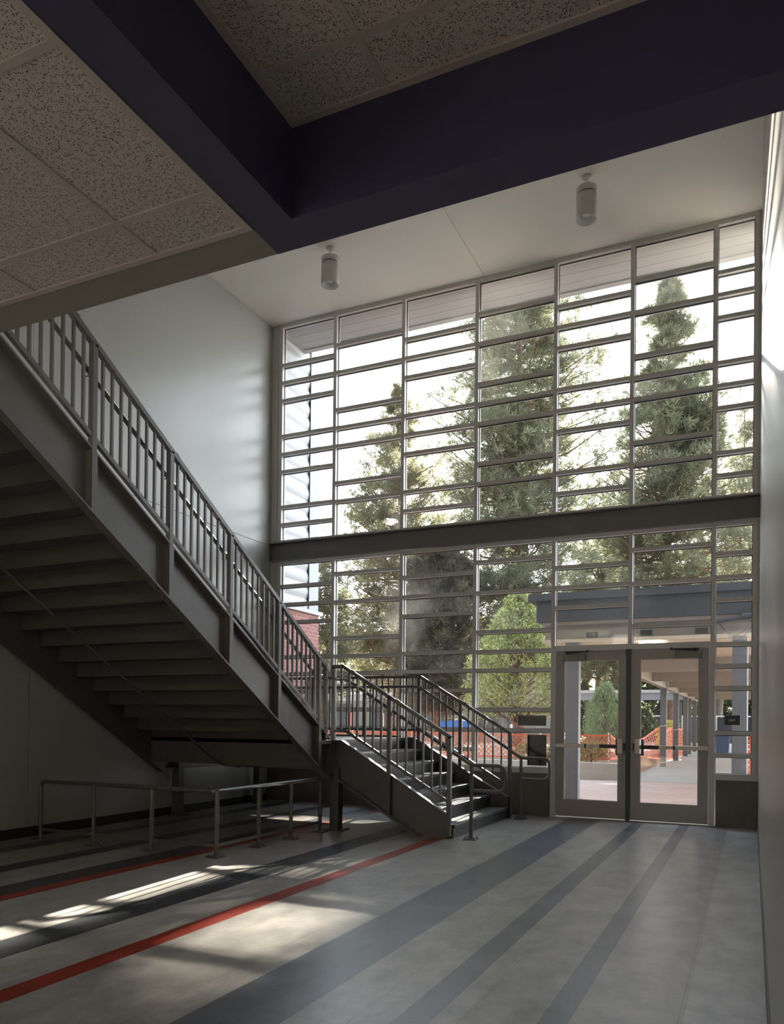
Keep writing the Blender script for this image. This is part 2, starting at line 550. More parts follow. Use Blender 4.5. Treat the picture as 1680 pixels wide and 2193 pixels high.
for y in (2.013, 1.403, 0.793, 0.183, -0.427, -1.037, -1.647, -2.257, -2.867):
    g.box(-1.398, XR, y - 0.012, y + 0.012, 3.359, 3.368)
for x in (-1.044, -0.434):
    g.box(x - 0.012, x + 0.012, -4.2, 2.231, 3.360, 3.368)
g.box(-1.398, -1.372, -4.2, 2.205, 3.357, 3.368).box(-1.398, XR, 2.205, 2.231, 3.356, 3.368)
g.build('ceiling_grid', 'tbar', uc)
# upper storey wall over the lobby edge, and the lobby's solid rear wall
struct(MB().box(XL, XR, YE - 0.15, YE, ZL + 0.25, ZC + 0.2).build('wall_upper', 'white_ceiling'),
       'upper storey wall above the lobby edge', 'wall')
rw = MB().box(XL, XR, -4.3, -4.1, 0, 3.5)
struct(rw.build('wall_rear', 'lobby_wall'), 'rear lobby wall behind the viewer', 'wall')

# ------------------------------------------------------------------ window wall
FD = 0.125            # frame depth
YG = YW + 0.075       # glass plane
X_EDGES = (-7.43, -6.357, -5.107, -3.87, -2.655, -1.565, -0.478, 0.03)
MW = 0.058            # face width of the mullions
A = [7.51, 7.205, 6.895, 6.28, 5.97, 5.665, 5.055, 4.75]
Bz = [7.66, 7.20, 6.575, 6.27, 5.965, 5.35, 5.04]
UP = [A, Bz, A, Bz, A, Bz, A]
LA = [3.685, 3.37, 3.065, 2.465, 2.172, 1.87, 1.265, 0.965]
LB = [3.835, 3.36, 2.757, 2.455, 2.17, 1.57, 1.262]
LOW = [LA, LB, LA, LB, [3.66, 3.365, 3.07], [3.835, 3.355, 2.76], LA]

def glazing(name, z0, z1, rows, label, top_w, bot_w, door_bays=(), z_door=0.0):
    root = empty(name, (-3.7, YW, z0)); struct(root, label, 'window')
    f = MB()
    f.box(-7.43, -7.385, YW, YW + FD, z0, z1)
    f.box(-0.002, 0.055, YW, YW + FD, z0, z1)
    f.box(-7.385, -0.002, YW + 0.001, YW + FD, z1 - top_w, z1)
    lo = 1.0
    if door_bays:
        f.box(-7.385, X_EDGES[door_bays[0]], YW + 0.001, YW + FD, z0, z0 + bot_w)
        f.box(X_EDGES[door_bays[-1] + 1], -0.002, YW + 0.001, YW + FD, z0, z0 + bot_w)
    else:
        f.box(-7.385, -0.002, YW + 0.001, YW + FD, z0, z0 + bot_w)
    # flat closure pieces between the frame and the side walls
    f.box(XL, -7.43, YW + 0.03, YW + FD - 0.01, z0, z1)
    f.box(-7.50, -7.485, YW + 0.012, YW + 0.04, z0, z1)
    f.box(0.055, XR, YW + 0.012, YW + FD - 0.01, z0, z1)
    f.build('frame', 'frame_metal', root)
    for i in range(1, 7):
        zb = z0
        if door_bays and i - 1 in door_bays and i in door_bays: zb = z_door
        elif door_bays and (i in door_bays or i - 1 in door_bays): zb = 0.0
        x = X_EDGES[i]
        m = MB().box(x - MW / 2, x + MW / 2, YW, YW + FD, zb, z1 - top_w)
        m.build('mullion', 'frame_metal', root)
    for b in range(7):
        xa = X_EDGES[b] + (MW / 2 if b else 0.045)
        xb = X_EDGES[b + 1] - (MW / 2 if b < 6 else 0.032)
        zb = z_door if b in door_bays else z0 + bot_w
        t = MB()
        for z in rows[b]:
            if z > zb + 0.1:
                t.box(xa, xb, YW + 0.004, YW + FD - 0.004, z - 0.028, z + 0.028)
        t.build('transom_bars', 'frame_metal', root)
        # glass stops: thin dark gaskets round each pane
        k = MB()
        zs = sorted([zb] + [z for z in rows[b] if z > zb + 0.1] + [z1 - top_w])
        for i in range(len(zs) - 1):
            za = zs[i] + (0.028 if i else 0.0)
            zc_ = zs[i + 1] - (0.028 if i < len(zs) - 2 else 0.0)
            k.box(xa, xa + 0.008, YG - 0.012, YG + 0.012, za, zc_).box(xb - 0.008, xb, YG - 0.012, YG + 0.012, za, zc_)
            k.box(xa, xb, YG - 0.012, YG + 0.012, zc_ - 0.008, zc_).box(xa, xb, YG - 0.012, YG + 0.012, za, za + 0.006)
        k.build('gasket', 'black_gap', root)
        MB().add([(xa, YG, zb), (xb, YG, zb), (xb, YG, z1 - top_w), (xa, YG, z1 - top_w)], [(0, 1, 2, 3)]).build('glass_pane', 'glass', root)
    return root

glazing('window_1', 4.435, ZC, UP, 'upper window wall of staggered panes above the dark steel beam', 0.065, 0.045)
glazing('window_2', 0.63, 4.115, LOW, 'lower window wall of staggered panes beside and above the glass doors', 0.055, 0.085, (4, 5), 2.505)
cb = MB()
cb.box(XL, -2.70, YW + 0.0, YW + 0.17, 0, 0.632).box(-0.44, XR, YW + 0.0, YW + 0.17, 0, 0.632)
struct(cb.build('trim_3', 'concrete_dark'), 'dark concrete curb below the lower windows', 'curb')
bm_ = MB()
bm_.box(XL, XR, YW - 0.035, YW + 0.10, 4.425, 4.445).box(XL, XR, YW - 0.035, YW + 0.10, 4.125, 4.145)
bm_.box(XL + 0.02, XR, YW + 0.045, YW + 0.06, 4.145, 4.425)
bm_.box(XL, XL + 0.02, YW - 0.03, YW + 0.06, 4.145, 4.425)
struct(bm_.build('trim_4', 'beam_paint'), 'dark steel beam crossing between upper and lower windows', 'beam')

# ------------------------------------------------------------------ doors
def door(name, label, x0, x1, gx0, gx1, hinge_left):
    root = empty(name, ((x0 + x1) / 2, YW + 0.05, 0)); struct(root, label, 'door')
    y0, y1 = YW + 0.012, YW + 0.057
    f = MB()
    f.box(x0, gx0, y0, y1, 0.022, 2.425).box(gx1, x1, y0, y1, 0.022, 2.425)
    f.box(gx0, gx1, y0, y1, 0.022, 0.266).box(gx0, gx1, y0, y1, 2.288, 2.425)
    f.build('leaf', 'door_metal', root)
    b = MB()
    b.box(gx0, gx0 + 0.012, y0 - 0.006, y0, 0.266, 2.288).box(gx1 - 0.012, gx1, y0 - 0.006, y0, 0.266, 2.288)
    b.box(gx0, gx1, y0 - 0.006, y0, 0.266, 0.278).box(gx0, gx1, y0 - 0.006, y0, 2.276, 2.288)
    b.build('glass_stop', 'frame_metal', root)
    MB().add([(gx0, y0 + 0.02, 0.266), (gx1, y0 + 0.02, 0.266), (gx1, y0 + 0.02, 2.288), (gx0, y0 + 0.02, 2.288)], [(0, 1, 2, 3)]).build('glass_pane', 'glass', root)
    # exit bar, its pieces given from the hinge side
    s = 1 if hinge_left else -1
    h = x0 if hinge_left else x1
    def seg(mb, a, c, d0, d1, z0, z1):
        xa, xc = sorted((h + s * a, h + s * c)); mb.box(xa, xc, y0 - d1, y0 - d0, z0, z1); return mb
    yb = y0
    bar = seg(MB(), 0.005, 0.42, 0.012, 0.075, 1.027, 1.082).build('exit_bar', 'bar_metal', root, 0.004)
    seg(MB(), 0.42, 0.445, 0.012, 0.073, 1.028, 1.081).build('end_joint', 'bar_black', bar)
    mb = seg(MB(), 0.445, 0.63, 0.012, 0.070, 1.031, 1.078); mb.build('dogging_plate', 'bar_metal', bar)
    ck = MB().tube([(h + s * 0.53, y0 - 0.069, 1.055), (h + s * 0.53, y0 - 0.073, 1.055)], 0.008, 10); ck.build('key_hole', 'bar_black', bar)
    seg(MB(), 0.63, 0.915, 0.02, 0.06, 1.028, 1.08).build('touch_bar', 'bar_black', bar)
    seg(MB(), 0.875, 0.955, 0.002, 0.085, 0.955, 1.165).build('latch_case', 'bar_metal', root, 0.012)
    seg(MB(), 0.89, 0.94, 0.085, 0.10, 1.03, 1.12).build('latch_cover', 'bar_metal', root, 0.006)
    seg(MB(), 0.84, 0.90, -0.075, -0.045, 0.93, 1.16).build('outside_pull', 'bar_black', root)
    seg(MB(), 0.955, 0.985, 0.0, 0.03, 1.0, 1.1).build('latch_bolt', 'bar_black', root)
    # closer
    c = seg(MB(), 0.09, 0.425, 0.004, 0.075, 2.285, 2.375).build('closer_box', 'closer_grey', root, 0.004)
    ar = MB()
    p = Vector((h + s * 0.16, y0 - 0.05, 2.395)); q = Vector((h + s * 0.47, y0 - 0.14, 2.405)); r = Vector((h + s * 0.13, y0 - 0.03, 2.415))
    ar.bar(p, q, 0.03, 0.012).bar(q, r, 0.026, 0.012).tube([p - Vector((0, 0, 0.03)), p + Vector((0, 0, 0.02))], 0.016, 10)
    ar.tube([q - Vector((0, 0, 0.012)), q + Vector((0, 0, 0.02))], 0.014, 10)
    ar.build('closer_arm', 'bar_black', c)
    return root
door('door_1', 'left glass door leaf with exit bar and closer', -2.600, -1.612, -2.487, -1.712, True)
door('door_2', 'right glass door leaf with exit bar and closer', -1.552, -0.532, -1.420, -0.655, False)
df = MB()
df.box(-2.626, -2.604, YW + 0.0, YW + 0.10, 0, 2.43).box(-0.528, -0.507, YW, YW + 0.10, 0, 2.43)
df.box(-2.626, -0.507, YW - 0.003, YW + 0.11, 2.428, 2.508)
struct(df.build('trim_5', 'frame_metal'), 'metal frame around the pair of glass doors', 'door frame')
dm = MB().box(-1.610, -1.554, YW - 0.02, YW + 0.05, 0.0, 2.43).box(-1.618, -1.546, YW - 0.03, YW + 0.05, 2.36, 2.43)
struct(dm.build('trim_6', 'mullion_post'), 'dark removable post between the two door leaves', 'door post')
struct(MB().prism([(YW - 0.02, 0), (YW + 0.0, 0.012), (YW + 0.11, 0.012), (YW + 0.13, 0)], 'X', -2.605, -0.525).build('trim_7', 'threshold_metal'),
       'bright metal threshold under the doors', 'threshold')

# black panels on the glass and the EXIT plate
def plate(name, label, cat, x0, x1, z0, z1, mat):
    o = MB().box(x0, x1, YG - 0.018, YG - 0.004, z0, z1).build(name, mat, None, 0.003)
    return tag(o, label, cat)
plate('glass_panel', 'wide black panel stuck on the glass left of the doors', 'panel', -3.188, -2.757, 1.335, 1.487, 'panel_black')
plate('glass_panel', 'tall black panel on the glass behind the handrail loop', 'panel', -3.040, -2.752, 0.742, 1.200, 'panel_black')
ex = plate('exit_sign', 'small dark EXIT sign on the narrow glass right of the doors', 'sign', -0.335, -0.140, 1.375, 1.508, 'sign_grey')
tx = bpy.data.curves.new('exit_text', 'FONT'); tx.body = 'EXIT'; tx.size = 0.041; tx.align_x = 'CENTER'; tx.align_y = 'CENTER'; tx.extrude = 0.0015
to = bpy.data.objects.new('tmp', tx)
COL.objects.link(to)
bpy.context.view_layer.update()
me = bpy.data.meshes.new_from_object(to.evaluated_get(bpy.context.evaluated_depsgraph_get()))
bpy.data.objects.remove(to)
me.materials.append(MATS['sign_letter'])
lt = bpy.data.objects.new('lettering', me); COL.objects.link(lt); lt.parent = ex
lt.location = (-0.238, YG - 0.0195, 1.437); lt.rotation_euler = (math.pi / 2, 0, 0)
lt['label'] = 'pale EXIT lettering'

# ================================================================== STAIRCASE
stair = empty('staircase', (-5.5, 8.7, 0))
tag(stair, 'dark painted steel staircase turning at a landing by the windows', 'staircase')
RISE = 0.162
RUN = 0.268
XN, XF = -4.785, -7.53      # outer faces of the upper flight's stringers
YN, YF = 8.76, 11.17        # outer faces of the lower flight's stringers
ZLAND = 7 * RISE            # 1.134
# --- lower flight stringers: channel with flanges outwards
def low_stringer(y_face, out, xe):
    """y_face: outer edge of the flanges; out: direction of the flanges (-1 towards -Y)"""
    top = [(xe, 0.285), (-4.67, 1.138), (-4.90, 1.138)]
    bot = [(-4.90, 0.735), (-3.66, 0.0), (xe, 0.0)]
    web_y = y_face - out * 0.062
    m = MB()
    m.prism(top + bot, 'Y', web_y, web_y - out * 0.012)
    ya, yb = sorted((y_face, web_y))
    th = 0.016
    m.prism([(xe, 0.285), (-4.67, 1.138), (-4.90, 1.138), (-4.90, 1.138 - th), (-4.665, 1.138 - th), (xe, 0.285 - th * 1.15)], 'Y', ya, yb)
    m.prism([(-4.90, 0.735), (-3.66, 0.0), (-3.60, 0.0), (-4.90, 0.735 + 0.03)], 'Y', ya, yb)
    m.prism([(xe, 0.0), (xe, 0.285), (xe - 0.014, 0.285), (xe - 0.014, 0.0)], 'Y', *sorted((y_face, web_y - out * 0.012)))
    for x, t in ((-4.795, 0.0), (-4.015, 0.0)):
        zt = 1.13 if x < -4.67 else 0.285 + (xe - x) * (0.853 / (xe + 4.67)) - 0.01
        zb = 0.735 + (-4.90 - x) * (0.735 / 1.24)
        m.box(x - 0.022, x + 0.022, ya + 0.002, yb, zb + 0.01, zt)
    return m
low_stringer(YN, -1, -3.24).build('stringer', 'stair_paint', stair)
low_stringer(YF, 1, -3.16).build('stringer', 'stair_paint', stair)
# closing plates at the foot
for i in range(1, 7):
    x = -3.195 - RUN * (i - 1)
    t = MB().box(x - RUN - 0.02, x + 0.022, YN + 0.075, YF - 0.075, RISE * i - 0.04, RISE * i)
    t.build('tread', 'tread_rubber', stair, 0.006)
    MB().box(x - 0.012, x, YN + 0.075, YF - 0.075, RISE * (i - 1), RISE * i - 0.04).build('riser', 'riser_paint', stair)
x7 = -3.195 - RUN * 6
MB().box(x7 - 0.012, x7, YN + 0.075, YF - 0.075, RISE * 6, ZLAND - 0.03).build('riser', 'riser_paint', stair)
# --- landing
MB().box(XF + 0.02, x7 + 0.022, 8.45, YF - 0.01, ZLAND - 0.045, ZLAND).build('landing_deck', 'tread_rubber', stair)
lb = MB()
lb.box(XF, XF + 0.012, 8.70, YF, 0.67, 1.15).box(XF, XF + 0.075, 8.70, YF, 0.67, 0.685)
lb.box(XF, XN - 0.12, YF - 0.012, YF, 0.78, 1.16).box(XF, XN - 0.12, YF - 0.075, YF, 0.78, 0.795)
lb.box(XF + 0.08, XN - 0.08, 8.44, 8.46, 0.80, ZLAND - 0.045)
lb.box(XF + 0.01, XN - 0.1, 9.9, 9.96, 0.85, ZLAND - 0.045)
lb.box(-4.90, XN, 8.695, 8.80, 0.70, 1.128)
lb.build('landing_frame', 'stair_paint', stair)
for (x, y) in ((-4.775, 8.835), (XF + 0.045, 9.055), (XF + 0.10, 11.02)):
    c = MB().box(x - 0.062, x + 0.062, y - 0.062, y + 0.062, 0.012, 0.79)
    co = c.build('column', 'stair_paint', stair, 0.006)
    MB().box(x - 0.13 if x > -7 else x - 0.06, x + 0.13, y - 0.12, y + 0.12, 0, 0.014).build('base_plate', 'stair_paint', co)
# --- upper flight
SL = 0.5995
def zs_top(y): return 1.175 + SL * (8.673 - y)
YT = 3.35
def up_stringer(x_face, out):
    web = x_face - out * 0.072
    d = 0.515
    m = MB()
    m.prism([(8.70, zs_top(8.70)), (YT, zs_top(YT)), (YT, zs_top(YT) - d), (8.70, zs_top(8.70) - d)], 'X', web, web - out * 0.012)
    xa, xb = sorted((x_face, web))
    for off in (0.0, d - 0.018):
        m.prism([(8.70, zs_top(8.70) - off), (YT, zs_top(YT) - off), (YT, zs_top(YT) - off - 0.018), (8.70, zs_top(8.70) - off - 0.018)], 'X', xa, xb)
    for y in (3.80, 4.735, 5.67, 6.593, 7.507, 8.427):
        m.prism([(y - 0.03, zs_top(y - 0.03) - 0.018), (y + 0.03, zs_top(y + 0.03) - 0.018), (y + 0.03, zs_top(y + 0.03) - d + 0.018), (y - 0.03, zs_top(y - 0.03) - d + 0.018)], 'X', xa + 0.001, xb - 0.001)
    return m
up_stringer(XN, 1).build('stringer', 'stair_paint', stair)
up_stringer(XF, -1).build('stringer', 'stair_paint', stair)
NR = 20
for k in range(1, NR + 1):
    y = 8.46 - RUN * (k - 1)
    z = ZLAND + RISE * k
    x0, x1 = XF + 0.074, XN - 0.074
    r = MB().box(x0, x1, y - 0.010, y, z - RISE - 0.06, z - 0.04)
    r.build('riser', 'stair_paint', stair)
    if k < NR:
        t = MB().box(x0, x1, y - RUN - 0.012, y + 0.022, z - 0.05, z)
        to_ = t.build('tread', 'stair_paint', stair)
pl = MB().box(XL + 0.01, XN + 0.0, YE + 0.01, 8.46 - RUN * 19, ZLAND + RISE * 20 - 0.12, ZLAND + RISE * 20)
pl.build('top_landing', 'stair_paint', stair)

# --- railings
def balusters(parent, pa, pb, ta, tb, n, w=0.022):
    """n bars evenly between the ends of a panel: pa/pb bottom points, ta/tb top points"""
    for i in range(1, n + 1):
        f = i / (n + 1)
        a = Vector(pa).lerp(Vector(pb), f); b = Vector(ta).lerp(Vector(tb), f)
        MB().box(a.x - w / 2, a.x + w / 2, a.y - w / 2, a.y + w / 2, a.z, b.z).build('baluster', 'rail_paint', parent)

def splice(m, p, d):
    p = Vector(p); d = Vector(d).normalized()
    m.bar(p - d * 0.022, p + d * 0.022, 0.05, 0.012)

# upper flight near railing
XRL = XN - 0.03
def zr(y): return 2.071 + 0.6081 * (8.602 - y)
def zbr(y): return 1.335 + 0.607 * (8.53 - y)
m = MB()
m.bar((XRL, 8.60, zr(8.60) - 0.022), (XRL, 3.2, zr(3.2) - 0.022), 0.05, 0.042)
for y in (8.2, 6.95, 5.75, 4.55): splice(m, (XRL, y, zr(y) + 0.004), (0, -1, 0.608))
rail = m.build('railing', 'rail_paint', stair)
MB().bar((XRL, 8.60, zbr(8.60)), (XRL, 3.2, zbr(3.2)), 0.04, 0.036).build('bottom_rail', 'rail_paint', rail)
ups = [8.60, 8.427, 7.507, 6.593, 5.67, 4.735, 3.80]
for y in ups:
    MB().box(XRL - 0.025, XRL + 0.025, y - 0.026, y + 0.026, (zs_top(y) - 0.05), zr(y) - 0.03).build('post', 'rail_paint', rail, 0.003)
for i in range(1, len(ups) - 1):
    ya, yb = ups[i], ups[i + 1]
    balusters(rail, (XRL, ya, zbr(ya)), (XRL, yb, zbr(yb)), (XRL, ya, zr(ya) - 0.03), (XRL, yb, zr(yb) - 0.03), 8)
for y in (3.70, 3.597, 3.494, 3.391):
    MB().box(XRL - 0.011, XRL + 0.011, y - 0.011, y + 0.011, zbr(y), zr(y) - 0.03).build('baluster', 'rail_paint', rail)
XH = XRL - 0.095
hr = MB()
def zh(y): return zr(y) - 0.185
hr.tube([(XH, 8.66, zh(8.50)), (XH, 8.5, zh(8.5)), (XH, 3.2, zh(3.2))], 0.021, 12)
for y in (8.427, 7.507, 6.593, 5.67, 4.735, 3.80):
    hr.tube([(XRL, y, zh(y) - 0.09), (XH - 0.0, y, zh(y) - 0.09), (XH, y, zh(y) - 0.015)], 0.006, 8)
hr.build('handrail', 'rail_paint', rail)
# far railing of the upper flight is a wall rail
wr = MB()
wr.tube([(XL + 0.075, 8.5, zh(8.5)), (XL + 0.075, 3.2, zh(3.2))], 0.02, 10)
for y in (8.2, 6.6, 5.0): wr.tube([(XL + 0.0, y, zh(y) - 0.07), (XL + 0.075, y, zh(y) - 0.07), (XL + 0.075, y, zh(y))], 0.006, 8)
wr.build('wall_handrail', 'rail_paint', stair)

def low_rail(yc, yh, x_kink, z_top, xe, ze, xs, posts, level_posts, nb, x_lvl, hook_y):
    sl = (ze - z_top) / (xe - x_kink)
    def zt(x): return z_top if x <= x_kink else z_top + sl * (x - x_kink)
    def zb(x): return zt(x) - 0.835
    m = MB()
    m.bar((x_lvl, yc, z_top - 0.022), (x_kink + 0.008, yc, z_top - 0.022), 0.05, 0.044)
    m.bar((x_kink - 0.006, yc, z_top - 0.020), (xe, yc, ze - 0.022), 0.05, 0.044)
    for x in nb[1]: splice(m, (x, yc, zt(x) + 0.005), (1, 0, sl if x > x_kink else 0))
    r = m.build('railing', 'rail_paint', stair)
    b = MB()
    xk2 = x_kink + 0.05
    b.bar((x_lvl, yc, z_top - 0.835), (xk2, yc, z_top - 0.835), 0.036, 0.034)
    b.bar((xk2 - 0.01, yc, z_top - 0.830), (xe, yc, ze - 0.80), 0.036, 0.034)
    b.build('bottom_rail', 'rail_paint', r)
    def zbb(x): return z_top - 0.835 if x < xk2 else z_top - 0.835 + (ze - 0.80 - z_top + 0.835) * (x - xk2) / (xe - xk2)
    for x, zfoot in posts + level_posts:
        MB().box(x - 0.026, x + 0.026, yc - 0.025, yc + 0.025, zfoot, zt(x) - 0.02).build('post', 'rail_paint', r, 0.003)
    for xa, xb, n in nb[0]:
        for i in range(1, n + 1):
            x = xa + (xb - xa) * i / (n + 1)
            MB().box(x - 0.011, x + 0.011, yc - 0.011, yc + 0.011, zbb(x), zt(x) - 0.03).build('baluster', 'rail_paint', r)
    # graspable rail with its looped end past the foot of the flight
    h = MB()
    zhk = z_top - 0.175
    xp = -2.985
    zp = 0.875
    slh = (zp - zhk) / (xp - x_kink)
    pts = [(x_lvl, yh, zhk), (x_kink - 0.03, yh, zhk), (x_kink + 0.02, yh, zhk + slh * 0.02), (xp - 0.03, yh, zp - slh * 0.03), (xp + 0.03, yh, zp)]
    xr, rr = -2.575, 0.09
    pts += arc((xr - rr, yh, zp - rr), rr, math.pi / 2, 0, (1, 0, 0), (0, 0, 1))
    zl = zp - 0.30
    pts += arc((xr - rr, yh, zl + rr), rr, 0, -math.pi / 2, (1, 0, 0), (0, 0, 1))
    pts += [(xp, yh, zl)]
    h.tube(pts, 0.0215, 14)
    for x in nb[2]:
        zz = zhk + slh * (x - x_kink) if x > x_kink else zhk
        h.tube([(x, yc, zz - 0.10), (x, yh, zz - 0.10), (x, yh, zz - 0.01)], 0.006, 8)
    ho = h.build('handrail', 'rail_paint', r)
    MB().tube([(xp, yh, 0.012), (xp, yh, zp - 0.005)], 0.0215, 14).build('newel_post', 'rail_paint', r)
    bp = MB().box(xp - 0.075, xp + 0.075, yh - 0.075, yh + 0.075, 0, 0.012).tube([(xp, yh, 0.01), (xp, yh, 0.022)], 0.035, 12)
    for dx in (-0.055, 0.055):
        for dy in (-0.055, 0.055): bp.tube([(xp + dx, yh + dy, 0.01), (xp + dx, yh + dy, 0.035)], 0.007, 8)
    bp.build('base_plate', 'rail_paint', r)
    return r
low_rail(YN + 0.03, YN + 0.105, -4.66, 2.087, -3.212, 1.216, 0, [(-4.80, 1.12), (-4.02, 0.74), (-3.236, 0.03)], [],
         ([(-4.80, -4.02, 6), (-4.02, -3.236, 6)], (-4.52, -3.90, -3.48), (-4.0, -3.25)), -4.82, 0)
low_rail(YF - 0.03, YF - 0.105, -4.576, 2.085, -3.15, 1.235, 0, [(-4.60, 1.08), (-3.93, 0.72), (-3.17, 0.02)],
         [(-5.53, 1.12), (-6.46, 1.12), (-7.40, 1.12)],
         ([(-7.40, -6.46, 8), (-6.46, -5.53, 8), (-5.53, -4.60, 8), (-4.60, -3.93, 5), (-3.93, -3.17, 5)], (-5.2, -4.85, -4.3, -3.85, -3.4), (-5.5, -4.58, -3.9)), -7.5, 0)

# conduit slung under the upper flight
cd = MB()
def zc_(y): return zs_top(y) - 0.515 - 0.035
cd.tube([(-6.30, 4.2, zc_(4.2)), (-6.26, 8.25, zc_(8.25)), (-6.25, 8.38, zc_(8.36)), (-6.2, 8.45, 0.785), (-6.1, 8.46, 0.785), (-4.95, 8.50, 0.80)], 0.016, 10)
cd.tube([(-6.06, 8.46, 0.785), (-5.98, 8.46, 0.785)], 0.022, 10)
cdo = cd.build('conduit', 'stair_paint', stair)

# ------------------------------------------------------------------ low pipe guard under the stair
gr = empty('guard_rail', (-5.5, 6.45, 0))
tag(gr, 'low pipe guard rail around the space under the staircase', 'railing')
ZG = 0.665
g1, g2 = 6.46, 8.575
xc = -4.86
pts = [(-7.285, g1, 0.012)] + arc((-7.285 + 0.06, g1, ZG - 0.06), 0.06, math.pi, math.pi / 2, (1, 0, 0), (0, 0, 1))
pts += [(xc - 0.05, g1, ZG)] + arc((xc - 0.05, g1 + 0.05, ZG), 0.05, -math.pi / 2, 0, (1, 0, 0), (0, 1, 0), 5)
pts += [(xc, g2 - 0.05, ZG)] + arc((xc, g2 - 0.05, ZG - 0.05), 0.05, math.pi / 2, 0, (0, 1, 0), (0, 0, 1), 5) + [(xc, g2, 0.012)]
MB().tube(pts, 0.0235, 16).build('top_rail', 'pipe_steel', gr)
low = MB()
low.bar((-7.285, g1, 0.12), (xc, g1, 0.12), 0.02, 0.032).bar((xc, g1, 0.12), (xc, g2, 0.12), 0.02, 0.032)
low.build('curb_bar', 'pipe_steel', gr)
for x, y in ((-6.49, g1), (-5.68, g1), (xc, g1 + 0.02), (xc, 7.22), (xc, 7.89)):
    MB().tube([(x, y, 0.012), (x, y, ZG)], 0.0235, 14).build('post', 'pipe_steel', gr)
for x, y in ((-7.285, g1), (-6.49, g1), (-5.68, g1), (xc, g1 + 0.02), (xc, 7.22), (xc, 7.89), (xc, g2)):
    b = MB().box(x - 0.075, x + 0.075, y - 0.075, y + 0.075, 0, 0.012).tube([(x, y, 0.01), (x, y, 0.02)], 0.035, 12)
    bo = b.build('base_plate', 'pipe_steel', gr)
    for dx in (-0.055, 0.055):
        for dy in (-0.055, 0.055):
            MB().tube([(x + dx, y + dy, 0.01), (x + dx, y + dy, 0.03)], 0.007, 8).build('bolt', 'bolt_steel', bo)

# ------------------------------------------------------------------ hanging lamps
def pendant(x, y, label):
    r = empty('pendant_lamp', (x, y, ZC)); tag(r, label, 'lamp', 'white cylinder lamps on the high ceiling')
    MB().lathe([(0.0, 0.0), (0.06, 0.0), (0.06, -0.012), (0.054, -0.018), (0.0, -0.018)], (x, y, ZC), 28).build('ceiling_plate', 'lamp_white', r)
    w = MB().tube([(x - 0.014, y, ZC - 0.015), (x - 0.018, y, ZC - 0.09), (x - 0.014, y, ZC - 0.150)], 0.003, 6)
    w.tube([(x + 0.012, y, ZC - 0.015), (x + 0.012, y, ZC - 0.150)], 0.0025, 6).build('suspension_wires', 'bolt_steel', r)
    zt, zb = ZC - 0.145, ZC - 0.545
    b = MB().lathe([(0.0, zt), (0.122, zt), (0.128, zt - 0.006), (0.128, zt - 0.075), (0.118, zt - 0.078), (0.118, zt - 0.092), (0.128, zt - 0.095), (0.128, zb + 0.002), (0.124, zb), (0.066, zb + 0.055), (0.062, zb + 0.075), (0.0, zb + 0.075)], (x, y, 0), 40)
    bo = b.build('cylinder_shade', 'lamp_white', r)
    k = MB().lathe([(0.1185, zt - 0.0785), (0.1185, zt - 0.0915)], (x, y, 0), 40); k.build('vent_gap', 'black_gap', bo)
    MB().lathe([(0.058, zb + 0.072), (0.050, zb + 0.058), (0.0, zb + 0.052)], (x, y, 0), 28).build('lens', 'lamp_lens', bo)
pendant(-5.57, 9.96, 'white cylinder pendant lamp nearer the stair wall, left of the two')
pendant(-1.915, 9.966, 'white cylinder pendant lamp high above the doors, right of the two')

# ================================================================== OUTSIDE
struct(MB().box(-60, 40, 11.72, 120, -0.6, -0.02).build('ground', 'ground_dry'), 'dry ground outside beyond the windows', 'ground')
struct(MB().box(-14, 6, 11.70, 19.60, -0.3, 0.0).build('patio', 'pavers'), 'pink paver patio outside the doors', 'paving')
struct(MB().box(-2.86, 6, 19.60, 60, -0.3, 0.004).build('walkway', 'walk_concrete'), 'pale concrete walkway under the canopy', 'walkway')
pw = MB().box(-14, -2.88, 19.58, 19.82, -0.1, 0.41)
struct(pw.build('planter_wall', 'planter_concrete'), 'low concrete planter wall across the patio', 'wall')
struct(MB().box(-30, -2.9, 19.82, 32, -0.1, 0.36).build('planting_bed', 'mulch'), 'raised bed of red-brown mulch behind the planter wall', 'planting bed')

# building return at the left: corrugated siding over brick
XS = -7.50
n = 120
prof = []
z0, z1 = 3.44, 8.2
pts = []
for i in range(n + 1):
    z = z0 + (z1 - z0) * i / n
    ph = (z / 0.26) % 1.0
    pts.append((XS - 0.034 + 0.034 * math.sin(ph * math.pi), z))
sd = MB()
poly = pts + [(XS - 0.2, z1), (XS - 0.2, z0)]
vs = []; fs = []
for i, (x, z) in enumerate(pts):
    vs.append((x, 11.70, z)); vs.append((x, 12.70, z))
for i in range(n):
    fs.append((2 * i, 2 * i + 1, 2 * i + 3, 2 * i + 2))
sd.add(vs, fs)
sd.box(XS - 0.3, XS - 0.12, 11.70, 12.70, z0, z1)
struct(sd.build('siding', 'siding_white'), 'white corrugated siding on the wall outside the left windows', 'siding')
struct(MB().box(XS - 0.3, XS + 0.01, 12.70, 13.06, 3.40, 8.25).box(XS - 0.3, XS + 0.02, 12.70, 12.75, 3.40, 8.25).build('pilaster', 'pilaster_paint'), 'pale corner pilaster beside the white siding', 'pilaster')
struct(MB().box(XS - 0.4, XS, 11.72, 13.10, -0.1, 3.37).build('brick_base', 'brick_red'), 'red brick base under the white siding', 'brick wall')
struct(MB().box(XS - 0.4, XS + 0.05, 11.72, 13.17, 3.37, 3.44).build('ledge', 'siding_white'), 'thin white ledge between brick and siding', 'ledge')
so = MB()
for a, b in ((11.69, 11.93), (11.936, 12.18), (12.186, 12.40)): so.box(XS + 0.04, 1.2, a, b, 8.16, 8.2)
